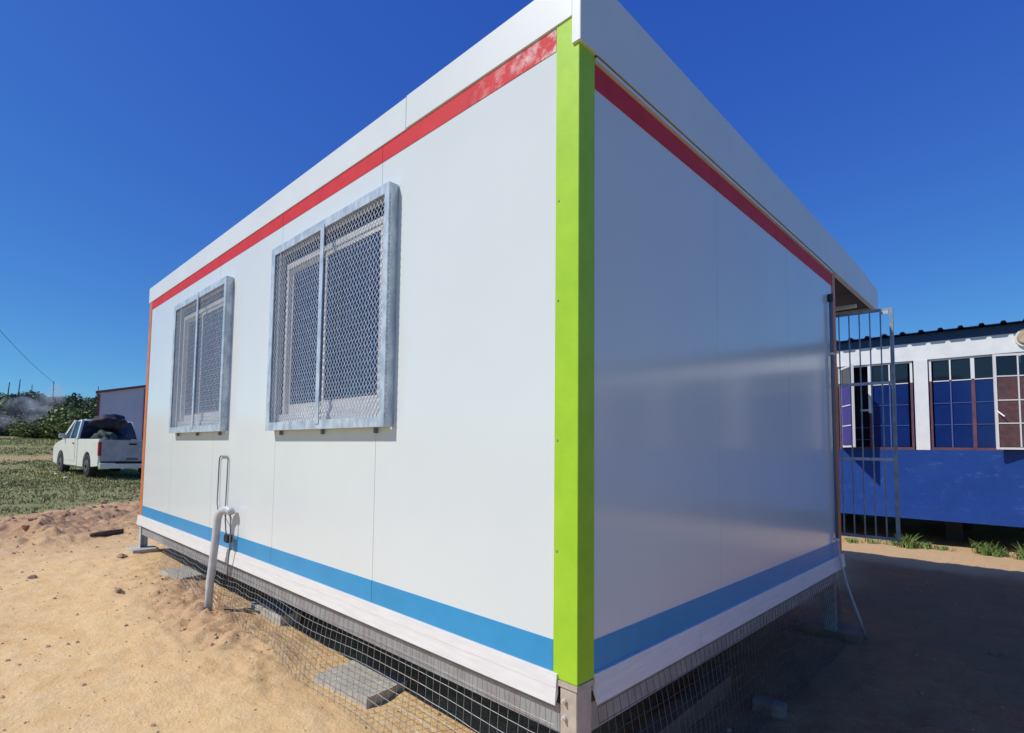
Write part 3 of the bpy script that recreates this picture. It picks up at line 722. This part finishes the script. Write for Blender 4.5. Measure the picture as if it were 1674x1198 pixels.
MB().bar((hq[0], hq[1]-.02, 1.74), (hq[0]+.07, hq[1]-.05, 1.66), .014, .012).build('handle', M['bolt'], o)
# left window with the wide-open sash
cl2 = [-1.23, -.79, -.53, -.28]
w = class_window(-1.23-.02, -.235); fill(w, cl2, (-.79,), hide=(0,))
MB().box(-.815, -.765, YB-.006, YB+.024, 1.78, zt-.031).build('jamb', M['winwhite'], w)
MB().box(-.93, -.816, YB+.0, YB+.02, 1.815, 1.845).build('stay', M['winwhite'], w)
for z in (1.53, 1.33): MB().box(-1.21, -.82, YB+.03, YB+.04, z, z+.012).build('glazing_bar', M['winblue'], w)
o, q = open_sash(-1.20, YB-.01, -.925, YB-.53, 1.20, 2.56, 1, 'darkglass', 'purpleframe' if False else 'winwhite', w, 'purple')
# plain windows along the rest of the facade (they only show as reflections or from the side)
for k in (-5, -4, -3, -2, 1, 2, 3, 4, 5, 6, 7):
    x = pill+bay*k; w = class_window(x+.16, x+bay-.03)
    cols = [x+.19+i*(bay-.25)/5 for i in range(6)]; fill(w, cols, ())
MB().box(-1.588, -1.252, YB-.004, YB+.14, zs-.029, zt-.001).build('wall_pier', M['classwhite'], cl)
# round wall lamp
lm = MB(); cx_, cz_ = 1.055, 2.80
def disc(mb, y0, y1, r0, r1, n_=28, sx=1.0):
    a = [(cx_+r0*math.cos(2*math.pi*i/n_)*sx, y0, cz_+r0*math.sin(2*math.pi*i/n_)) for i in range(n_)]
    b = [(cx_+r1*math.cos(2*math.pi*i/n_)*sx, y1, cz_+r1*math.sin(2*math.pi*i/n_)) for i in range(n_)]
    mb.add(a+b, [tuple(range(n_)), tuple(range(2*n_-1, n_-1, -1))]+[(i, (i+1) % n_, n_+(i+1) % n_, n_+i) for i in range(n_)])
lt = thing('wall_lamp', 'round cream bulkhead lamp high on the white classroom wall', 'lamp', (cx_, YB-.03, cz_-.12))
disc(lm, YB-.005, YB-.05, .135, .128, sx=.85); lm.build('rim', M['winwhite'], lt)
lm = MB(); disc(lm, YB-.0501, YB-.085, .112, .085, sx=.85); lm.build('diffuser', M['lampcream'], lt, smooth=False, bevel=.004)

# ------------------------------------------------------------------ weeds by the classroom, grass
def blades(mb, x, y, z, n_, h, spread, w_, lean=.5):
    for _ in range(n_):
        a = rng.uniform(0, 2*math.pi); r_ = rng.uniform(0, spread); bx, by = x+r_*math.cos(a), y+r_*math.sin(a)
        hh = h*rng.uniform(.5, 1.2); t_ = rng.uniform(0, 2*math.pi); lx, ly = hh*lean*math.cos(t_)*rng.uniform(.2, 1), hh*lean*math.sin(t_)*rng.uniform(.2, 1)
        p_ = a+1.57; dx, dy = w_*math.cos(p_), w_*math.sin(p_)
        mb.add([(bx-dx, by-dy, z-.01), (bx+dx, by+dy, z-.01), (bx+lx*.4+dx*.8, by+ly*.4+dy*.8, z+hh*.6), (bx+lx*.4-dx*.8, by+ly*.4-dy*.8, z+hh*.6), (bx+lx, by+ly, z+hh)], [(0, 1, 2, 3), (3, 2, 4)])
wd = [(-.30, 9.15, 26, .20), (-.12, 9.25, 16, .10), (-.75, 9.2, 12, .10), (.55, 9.3, 20, .20), (.70, 9.35, 22, .15), (.10, 9.25, 12, .07), (-.50, 9.25, 12, .10), (.98, 9.2, 20, .20), (-1.0, 9.1, 10, .08)]
wl = ['tallest weed clump left of centre against the dark gap', 'low weeds between the tall clump and right clumps', 'small weeds just below the security gate', 'upright weed at the right by the blue wall',
      'bushy weed near the right edge of the photo', 'thin weeds at middle of the sunlit strip', 'low weeds right of the gate foot', 'weed cut by the right edge of the picture', 'few weeds behind the gate bars']
for (x, y, k, h), lb in zip(wd, wl):
    mb = MB(); blades(mb, x, y, H(x, y)-.004, k*3, h, .16, .010, 1.0)
    mb.tube([(x, y, H(x, y)-.05), (x, y, H(x, y)+.03)], .006, 5)
    for _ in range(k*2):
        a = rng.uniform(0, 6.28); r_ = rng.uniform(0, .14); qx, qy, qz = x+r_*math.cos(a), y+r_*math.sin(a), H(x, y)+rng.uniform(.02, h*.8); s_ = rng.uniform(.012, .028)
        u = Vector(rng.normal(size=3)).normalized()*s_; v = u.cross(Vector(rng.normal(size=3))).normalized()*s_*.6; c0 = Vector((qx, qy, qz))
        mb.add([c0-u, c0+v, c0+u, c0-v], [(0, 1, 2, 3)])
    wo = tag(mb.build('weed', M['weed'], loc=(x, y, H(x, y))), lb, 'weed', 'weeds at the foot of the classroom')
def grass_field():
    N = 36000
    r_ = 9+33*rng.uniform(0, 1, N)**1.25
    th = np.radians(rng.uniform(-14, 32, N))          # direction measured from -x
    x = CAM.x-r_*np.cos(th); y = CAM.y+r_*np.sin(th)
    e_ = edge_d(x, y)+fbm(x*.8, y*.8, 3, 5)*1.5
    tr = np.exp(-((x+27.5+.25*y)/1.1)**2)
    dens = np.clip(fbm(x*.5, y*.5, 4, 41)*2.4+.62, .05, 1)
    keep = (e_ > rng.uniform(-.25, .9, N)) & (rng.uniform(0, 1, N) < dens*(1-tr)) & ~((y > 5.0) & (x > -15))
    x, y, r_ = x[keep], y[keep], r_[keep]; z = hgt(x, y)
    V = []; Fs = []
    for i in range(len(x)):
        k = 4; w_ = .006+.0007*r_[i]; hh = (.022+.034*rng.random())*(1+r_[i]*.014)
        for _ in range(k):
            a = rng.uniform(0, 6.28); bx = x[i]+rng.uniform(-.06, .06)*(1+r_[i]*.04); by = y[i]+rng.uniform(-.06, .06)*(1+r_[i]*.04)
            dx, dy = w_*math.cos(a), w_*math.sin(a); h_ = hh*rng.uniform(.5, 1.3); o_ = len(V)
            V += [(bx-dx, by-dy, z[i]-.01), (bx+dx, by+dy, z[i]-.01), (bx+rng.uniform(-.05, .05), by+rng.uniform(-.05, .05), z[i]+h_)]; Fs.append((o_, o_+1, o_+2))
    me_ = bpy.data.meshes.new('grass'); me_.from_pydata(V, [], Fs); me_.materials.append(M['grass'])
    o = bpy.data.objects.new('grass', me_); COL.objects.link(o); o['kind'] = 'stuff'; o['label'] = 'short dry green grass covering the field on the left'; o['category'] = 'grass'
grass_field()

# ------------------------------------------------------------------ pickup truck (local: x forward from the tail, y to its left)
tx, ty = -17.35, 1.44; hd = R(180+5.5)
tz_ = H(-19.5, 2.2)+.0
tk = thing('pickup_truck', 'white single-cab pickup truck parked on the grass, seen from behind', 'pickup truck', (tx, ty+.95, tz_), rz=hd)
HW = .86
def arch(cx, r, z0_, n_=9): return [(cx+r*math.cos(math.pi*i/n_), z0_+r*math.sin(math.pi*i/n_)) for i in range(n_+1)]
WR_, FRX, RRX = .34, 3.98, 1.10
# front body: hood, fenders, lower cab
prof = [(2.12, .42)]+[(x, z) for x, z in reversed([])]
prof = [(2.12, .30)]+[(FRX+.42, .30)][:0]+[(FRX-.41, .30)]+[(x, z) for x, z in reversed(arch(FRX, .40, .36))]+[(FRX+.41, .30), (4.86, .33), (4.95, .52), (4.97, .78), (4.90, .94), (4.62, 1.04), (3.78, 1.16), (2.12, 1.17)]
body = MB(); body.prism(prof, -HW, HW, 'y'); bo = body.build('body', M['carwhite'], tk, bevel=.03)
# bed: two side walls, floor, tailgate
sprof = [(.04, .36), (RRX-.41, .32)]+list(reversed(arch(RRX, .40, .36)))+[(RRX+.41, .30), (2.10, .30), (2.10, 1.14), (.03, 1.14)]
for s_ in (-1, 1):
    y0, y1 = (s_*HW, s_*(HW-.07)); MB().prism(sprof, min(y0, y1), max(y0, y1), 'y').build('bed_side', M['carwhite'], tk, bevel=.015)
MB().box(.05, 2.1, -.78, .78, .58, .62).build('bed_floor', M['black'], tk)
tg = MB().box(0, .05, -.80, .80, .50, 1.125).build('tailgate', M['tailshade'], tk, bevel=.012)
MB().box(-.006, -.0005, -.66, .66, .72, 1.0).build('pressed_panel', M['tailshade'], tg, bevel=.003)
MB().box(-.022, -.0065, -.10, .10, .98, 1.03).build('handle', M['black'], tg)
MB().box(-.08, .03, -.84, .84, .30, .46).build('bumper', M['carwhite'], tk, bevel=.02)
MB().box(-.10, -.081, -.45, .45, .44, .463).build('bumper_step', M['black'], tk)
MB().box(-.005, -.001, -.15, .15, .54, .6).build('number_plate', M['rim'], tk)
for s_ in (-1, 1):
    y0, y1 = sorted((s_*.805, s_*(HW+.006))); MB().box(-.012, .10, y0, y1, .66, 1.06).build('tail_light', M['redlamp'], tk, bevel=.008)
    y0, y1 = sorted((s_*.55, s_*.84)); MB().box(4.90, 4.975, y0, y1, .72, .90).build('headlight', M['clearlamp'], tk, bevel=.02)
# greenhouse: pillars + roof + glass
def q4(mb, a, b, c_, d_, t=.0): mb.add([a, b, c_, d_], [(0, 1, 2, 3)])
rx0, rx1, wx0, wx1 = 2.30, 3.10, 2.14, 3.80; zb_, zr_ = 1.165, 1.76; hb, hr = .84, .70
roof = MB(); roof.add([(rx0, -hr, zr_-.05), (rx1, -hr, zr_-.05), (rx1, hr, zr_-.05), (rx0, hr, zr_-.05), (rx0+.05, -hr+.1, zr_+.02), (rx1-.1, -hr+.1, zr_+.02), (rx1-.1, hr-.1, zr_+.02), (rx0+.05, hr-.1, zr_+.02)],
    [(0, 3, 2, 1), (4, 5, 6, 7), (0, 1, 5, 4), (1, 2, 6, 5), (2, 3, 7, 6), (3, 0, 4, 7)])
roof.build('roof', M['carwhite'], tk, bevel=.02)
for s_ in (-1, 1):
    for p0, p1, w_, d_ in (((wx1, s_*hb, zb_-.02), (rx1, s_*hr, zr_-.02), .07, .06), ((wx0+.06, s_*hb, zb_-.02), (rx0+.03, s_*hr, zr_-.02), .14, .06), ((3.02, s_*hb, zb_-.02), (2.98, s_*hr, zr_-.03), .04, .05)):
        MB().bar(p0, p1, w_, d_).build('pillar', M['carwhite'], tk)
gl = MB(); gl.add([(wx1, -hb, zb_), (wx1, hb, zb_), (rx1, hr, zr_-.04), (rx1, -hr, zr_-.04)], [(0, 1, 2, 3)]); gl.build('windscreen', M['carglass'], tk)
gl = MB(); gl.add([(wx0+.02, -hb+.04, zb_), (wx0+.02, hb-.04, zb_), (rx0+.02, hr-.03, zr_-.04), (rx0+.02, -hr+.03, zr_-.04)], [(0, 1, 2, 3)]); gl.build('rear_window', M['carglass'], tk)
MB().bar((wx0+.005, 0, zb_), (rx0+.005, 0, zr_-.04), .03, .02).build('window_divider', M['black'], tk)
for s_ in (-1, 1):
    gl = MB(); gl.add([(wx0+.08, s_*(hb-.005), zb_), (wx1-.04, s_*(hb-.005), zb_), (rx1-.03, s_*(hr-.005), zr_-.05), (rx0+.06, s_*(hr-.005), zr_-.05)], [(0, 1, 2, 3)])
    gl.build('side_window', M['carglass'], tk)
    y0, y1 = sorted((s_*(HW+.001), s_*(HW+.008)))
    d_ = MB().box(2.36, 3.50, y0, y1, .47, 1.15).build('door', M['carwhite'], tk, bevel=.003)
    y0, y1 = sorted((s_*(HW+.009), s_*(HW+.03))); MB().box(2.45, 2.60, y0, y1, 1.0, 1.03).build('handle', M['black'], d_)
    y0, y1 = sorted((s_*(HW+.0), s_*(HW+.17))); mr = MB().box(3.50, 3.60, y0, y1, 1.17, 1.33).build('mirror', M['clearlamp'], tk, bevel=.02)
    for cx in (FRX, RRX):
        t_ = MB(); y0, y1 = sorted((s_*(HW-.22), s_*(HW-.0))); nn = 24
        wh = MB().tube([(cx, y0, WR_), (cx, y0+.02, WR_), (cx, y1-.02, WR_), (cx, y1, WR_)], [WR_-.03, WR_, WR_, WR_-.03], nn).build('wheel', M['tyre'], tk, smooth=False)
        yo = s_*(HW+.001); MB().tube([(cx, yo, WR_), (cx, yo+s_*.012, WR_)], [.19, .17], 20).build('rim', M['rim'], wh)
        yo = s_*(HW+.014); MB().tube([(cx, yo, WR_), (cx, yo+s_*.02, WR_)], [.06, .05], 12).build('hub', M['black'], wh)
MB().box(.3, 4.6, -.5, .5, .30, .41).build('chassis', M['black'], tk)
# seats, seen through the glass
for s_ in (-.4, .4): MB().box(2.5, 2.62, s_-.22, s_+.22, 1.0, 1.58).build('seat', M['black'], tk, bevel=.04)
# load
def lump(name, label, cat, c0, rad, m_, seed):
    import bmesh
    bm = bmesh.new(); bmesh.ops.create_icosphere(bm, subdivisions=4, radius=1); rr = random.Random(seed); ph = [rr.uniform(0, 6) for _ in range(9)]
    for v in bm.verts:
        k = 1+.12*math.sin(v.co.x*4+ph[0])*math.sin(v.co.y*3+ph[1])+.08*math.sin(v.co.z*7+ph[2]+v.co.x*3)+.05*math.sin(v.co.y*11+ph[3])
        v.co = Vector((v.co.x*rad[0], v.co.y*rad[1], v.co.z*rad[2]))*k
    me_ = bpy.data.meshes.new(name); bm.to_mesh(me_); bm.free(); me_.materials.append(M[m_]); me_.polygons.foreach_set('use_smooth', [True]*len(me_.polygons))
    o = bpy.data.objects.new(name, me_); COL.objects.link(o)
    cc, ss_ = math.cos(hd), math.sin(hd)
    o.location = (tx+c0[0]*cc-c0[1]*ss_, ty+.95+c0[0]*ss_+c0[1]*cc, tz_+c0[2]); o.rotation_euler.z = hd; tag(o, label, cat); return o
lump('tarpaulin_bundle', 'dark purple tarpaulin bundle piled above the pickup cab roof', 'bundle', (1.55, .20, 1.68), (.40, .48, .25), 'bag', 3)
lump('load_sack', 'dark green sack heaped in the left of the pickup bed', 'sack', (1.2, .42, 1.08), (.45, .32, .33), 'bagg', 5)
lump('load_sack', 'dark sack supporting the bundle in the pickup bed', 'sack', (1.55, .02, 1.0), (.42, .42, .42), 'bag', 8)
for (px, py, r_, lb) in ((-20.3, .9, .10, 'white plastic scrap on the grass under the pickup side'), (-18.3, .95, .08, 'small white scrap on the grass at the rear wheel')):
    rock('plastic_scrap', lb, px, py, r_, 'winwhite', 'litter', .35)

# ------------------------------------------------------------------ mauve shed behind the truck
sh = thing('shed_building', 'mauve grey shed with maroon trim behind the pickup truck', 'building', (-31.3, 3.80, .55), rz=R(-11))
def top(y): return (3.06+.22*y) if y < 4.6 else (3.06+.22*9.2-.22*y)
MB().prism([(0, -.5), (9.2, -.5), (9.2, top(9.2)), (4.6, top(4.6)), (0, top(0))], -7, 0, 'x').build('wall', M['shedwall'], sh)
for a, b in ((-.12, 4.6), (4.6, 9.32)):
    MB().prism([(a, top(a)+.01), (b, top(b)+.01), (b, top(b)+.11), (a, top(a)+.11)], -7.2, .12, 'x').build('roof', M['shedtrim'], sh)
MB().box(.002, .04, -.03, .07, -.5, 3.0).build('corner_trim', M['shedtrim'], sh)
MB().box(.002, .04, 1.98, 2.08, -.5, 3.4).build('corner_trim', M['shedtrim'], sh)

# ------------------------------------------------------------------ bushes, trees, hill vegetation
def crown_mesh(name, m_, n_, rx, rz2, leaf, seed, clumps=14):
    g = np.random.default_rng(seed); V = []; Fs = []
    cs = g.normal(size=(clumps, 3)); cs /= np.linalg.norm(cs, axis=1)[:, None]; cs *= g.uniform(.25, .78, (clumps, 1)); cs[:, 2] = np.abs(cs[:, 2])*1.1-.12
    cr_ = g.uniform(.22, .45, clumps)
    for i in range(n_):
        k = g.integers(clumps); d = g.normal(size=3); d /= np.linalg.norm(d); c0 = cs[k]+d*cr_[k]*g.uniform(.55, 1.05)
        c0 = Vector((c0[0]*rx, c0[1]*rx, (c0[2]+.35)*rz2)); s_ = leaf*g.uniform(.5, 1.3)
        u = Vector(g.normal(size=3)).normalized(); v = u.cross(Vector(g.normal(size=3))).normalized()
        o_ = len(V); V += [tuple(c0-u*s_), tuple(c0+v*s_*.6), tuple(c0+u*s_), tuple(c0-v*s_*.6)]; Fs.append((o_, o_+1, o_+2, o_+3))
    me_ = bpy.data.meshes.new(name); me_.from_pydata(V, [], Fs); me_.materials.append(m_); return me_
def stem_mesh(h, r):
    mb = MB(); mb.tube([(0, 0, -.4), (.03, .02, h*.4), (-.02, .04, h)], [r, r*.8, r*.4], 7)
    for k in range(5):
        a = k*1.3; mb.tube([(0, 0, h*.45), (math.cos(a)*h*.4, math.sin(a)*h*.4, h*.9)], [r*.5, r*.2], 5)
    me_ = bpy.data.meshes.new('trunk'); me_.from_pydata(mb.v, [], mb.f); me_.materials.append(M['bark']); return me_
crowns = {'round': crown_mesh('crown', M['leaf'], 4200, 1, 1, .055, 1), 'dark': crown_mesh('crown', M['leafdark'], 4200, 1, 1, .055, 2), 'dry': crown_mesh('crown', M['leafgrey'], 3200, 1, 1, .045, 3, 20)}
stem = stem_mesh(1.0, .05)
def bush(name, kind, x, y, rx, h, label, cat='bush', group=None):
    z = H(x, y)
    t = thing(name, label, cat, (x, y, z), group)
    c_ = bpy.data.objects.new('crown', crowns[kind]); COL.objects.link(c_); c_.parent = t; c_.scale = (rx, rx, h/1.35); c_.rotation_euler.z = rng.uniform(0, 6); c_.location.z = -.05*h
    s_ = bpy.data.objects.new('trunk', stem); COL.objects.link(s_); s_.parent = t; s_.scale = (h*.6, h*.6, h*.6)
    return t
def dirp(u, r):            # ground point below photo column u at plan distance r
    d = F+R2*((u-758.25)/890.156)-U2*((700-680.36)/890.156); k = r/math.hypot(d.x, d.y); return CAM.x+d.x*k, CAM.y+d.y*k
BL = [
 (150, 44, 'round', 2.6, 3.30, 'broad green bush touching the left end of the shed'), (128, 46, 'dark', 2.3, 3.00, 'dark green bush above the pickup bonnet'),
 (108, 43, 'round', 1.9, 2.00, 'low green bush just left of the pickup mirror'), (88, 47, 'dry', 2.2, 2.00, 'greyish dry bush left of the pickup'), (66, 44, 'round', 1.9, 1.50, 'low bright bush in the middle of the row'),
 (45, 48, 'dry', 2.2, 1.70, 'dry brown bush below the drifting smoke'), (22, 46, 'dry', 2.2, 1.40, 'low dry bush near the left edge'), (2, 47, 'dark', 2.2, 1.60, 'dark low bush at the left edge'), (-18, 46, 'round', 2.2, 1.60, 'green bush past the left edge'),
 (160, 58, 'dark', 3.2, 3.02, 'tall dark bush behind the shed roof'), (138, 60, 'round', 3.6, 3.02, 'large pale green bush upper right of the slope'), (112, 62, 'round', 3.6, 2.05, 'rounded green bush below the skyline'), (84, 60, 'dark', 3.2, 1.61, 'dark bush in the smoke on the slope'),
 (58, 64, 'dry', 3.2, 1.49, 'dry bush high on the slope under the dark trees'), (30, 62, 'dark', 3.0, 1.61, 'dark bush behind the smoke at the left'), (5, 60, 'dark', 3.0, 1.86, 'dark bush upper left by the palm'),
 (62, 84, 'dark', 3.9, 2.35, 'dark skyline tree left of the smoke plume'), (40, 86, 'dark', 3.6, 2.10, 'dark skyline tree right of the palm'), (90, 90, 'dark', 4.6, 1.85, 'skyline tree hidden behind the smoke plume'), (118, 92, 'dark', 5.2, 2.10, 'distant dark tree on the skyline'),
 (145, 94, 'dark', 5.0, 2.10, 'distant skyline tree left of the shed roof'), (175, 90, 'dark', 4.5, 2.10, 'skyline tree over the shed roof'), (-15, 80, 'dark', 4.5, 1.85, 'dark skyline tree beyond the left edge'), (12, 84, 'dark', 4.0, 1.85, 'low dark tree beneath the palm fronds')]
for u, r_, kd, rx, h, lb in BL:
    x, y = dirp(u, r_); bush('hillside_tree' if r_ > 75 else 'bush', kd, x, y, rx, h, lb, 'tree' if r_ > 75 else 'bush', 'bushes and trees on the slope')
# far scrub along the hill: reads as one mass
def scrub():
    V = []; Fs = []
    for i in range(9000):
        u = rng.uniform(-260, 420); r_ = rng.uniform(62, 150); x, y = dirp(u, r_)
        b = fbm(np.array([x*.12]), np.array([y*.12]), 3, 77)[0]
        z = H(x, y)+rng.uniform(0, 1.0)*(1.0+2.2*b); s_ = .35*rng.uniform(.5, 1.4)
        uu = Vector(rng.normal(size=3)).normalized()*s_; v = uu.cross(Vector(rng.normal(size=3))).normalized()*s_*.7; c0 = Vector((x, y, z))
        o_ = len(V); V += [tuple(c0-uu), tuple(c0+v), tuple(c0+uu), tuple(c0-v)]; Fs.append((o_, o_+1, o_+2, o_+3))
    me_ = bpy.data.meshes.new('scrub'); me_.from_pydata(V, [], Fs); me_.materials.append(M['leafdark'])
    o = bpy.data.objects.new('scrub', me_); COL.objects.link(o); o['kind'] = 'stuff'; o['label'] = 'dark scrub covering the far hillside'; o['category'] = 'scrub'
scrub()
# spiky palm at the left edge with two dead flower stems
def palm():
    x, y = dirp(17, 58); z = H(x, y)
    t = thing('palm_tree', 'dark palm with drooping fronds and two upright stems at left edge', 'palm', (x, y, z))
    MB().tube([(x, y, z-.3), (x+.1, y, z+1.0), (x, y+.1, z+2.0)], [.3, .22, .2], 8).build('trunk', M['bark'], t)
    fr = MB()
    for k in range(26):
        a = k*2.4; el = rng.uniform(-.1, 1.2); Lf = rng.uniform(1.3, 2.0); prev = None
        for s_ in range(7):
            tt = s_/6; rad = Lf*tt*math.cos(el*(1-.3*tt)); zz = z+2.0+Lf*tt*math.sin(el)-1.3*tt*tt
            c0 = Vector((x+rad*math.cos(a), y+rad*math.sin(a), zz)); wv = Vector((-math.sin(a), math.cos(a), -.25))*(.20*(1-tt*.7))
            if prev:
                fr.add([prev[0]-prev[1], prev[0], c0, c0-wv], [(0, 1, 2, 3)]); fr.add([prev[0]+prev[1]*1, prev[0], c0, c0+Vector((wv.x, wv.y, -abs(wv.z)))], [(0, 1, 2, 3)])
            prev = (c0, wv)
    fr.build('fronds', M['leafdark'], t)
    for dy, hh in ((-.25, 3.5), (.42, 3.8)):
        MB().tube([(x, y+dy-.1, z+1.4), (x+.05, y+dy, z+hh)], [.06, .03], 6).build('stem', M['bark'], t)
palm()
for u, hh, lb in ((48, 4.0, 'thin dead stem on the skyline above the dark trees'), (157, 4.5, 'short bare post on the skyline near the shed')):
    x, y = dirp(u, 88); z = H(x, y)
    o = MB().tube([(x, y, z-.3), (x+.1, y, z+hh*.45), (x, y, z+hh*.80)], [.07, .06, .04], 6).build('bare_trunk', M['bark'])
    tag(o, lb, 'dead tree')
# overhead cable and its far pole
A = CAM+(Vector((-33.84, 0.0, 6.55))-CAM)*1.75; B = Vector((-93.3, 8.85, 9.53)); dv = B-A
pts = []
for i in range(25):
    t_ = -.45+1.45*i/24; q_ = A+dv*t_; pts.append((q_.x, q_.y, q_.z-.5*(t_*(1-t_))*2))
o = MB().tube(pts, .022, 5).build('overhead_cable', M['cable']); tag(o, 'thin overhead cable descending from the left edge towards the hill', 'cable')
zp = H(B.x, B.y); o = thing('utility_pole', 'distant wooden pole among the hill trees where the cable ends', 'pole', (B.x, B.y, zp))
MB().tube([(B.x, B.y, zp-.5), (B.x, B.y, B.z+.1)], [.10, .05], 8).build('post', M['polewood'], o)
q0 = Vector(pts[0]); zp = H(q0.x, q0.y); o = thing('utility_pole', 'wooden pole outside the left edge carrying the cable', 'pole', (q0.x, q0.y, zp))
MB().tube([(q0.x, q0.y, zp-.5), (q0.x, q0.y, q0.z+.2)], [.15, .10], 8).build('post', M['polewood'], o)

# ------------------------------------------------------------------ smoke drifting over the bushes
def smoke():
    import bmesh
    path = [Vector((-43.8, -2.4, 1.7)), Vector((-43.8, .2, 2.3)), Vector((-43.8, 1.6, 3.0)), Vector((-43.7, 2.8, 3.6)), Vector((-43.6, 3.5, 4.2)), Vector((-43.6, 3.7, 5.0))]
    mb = MB(); mb.tube(path, [.9, 1.0, .95, .9, .7, .3], 14)
    g = bpy.data.materials.new('smoke'); g.use_nodes = True; n = g.node_tree.nodes; l = g.node_tree.links
    n.remove(n['Principled BSDF']); pv = n.new('ShaderNodeVolumePrincipled'); pv.inputs['Color'].default_value = (.98, .985, 1, 1); pv.inputs['Anisotropy'].default_value = .5
    geo = n.new('ShaderNodeNewGeometry'); t = n.new('ShaderNodeTexNoise'); t.inputs['Scale'].default_value = .8; t.inputs['Detail'].default_value = 5; t.inputs['Distortion'].default_value = .6
    l.new(geo.outputs['Position'], t.inputs['Vector'])
    r = n.new('ShaderNodeMapRange'); r.inputs[1].default_value = .42; r.inputs[2].default_value = .66; r.inputs[3].default_value = .05; r.inputs[4].default_value = 1.0
    l.new(t.outputs[0], r.inputs[0]); l.new(r.outputs[0], pv.inputs['Density']); l.new(pv.outputs[0], n['Material Output'].inputs['Volume'])
    o = mb.build('smoke', g, smooth=True); o['kind'] = 'stuff'; o['label'] = 'pale blue smoke drifting up over the bushes'; o['category'] = 'smoke'
smoke()
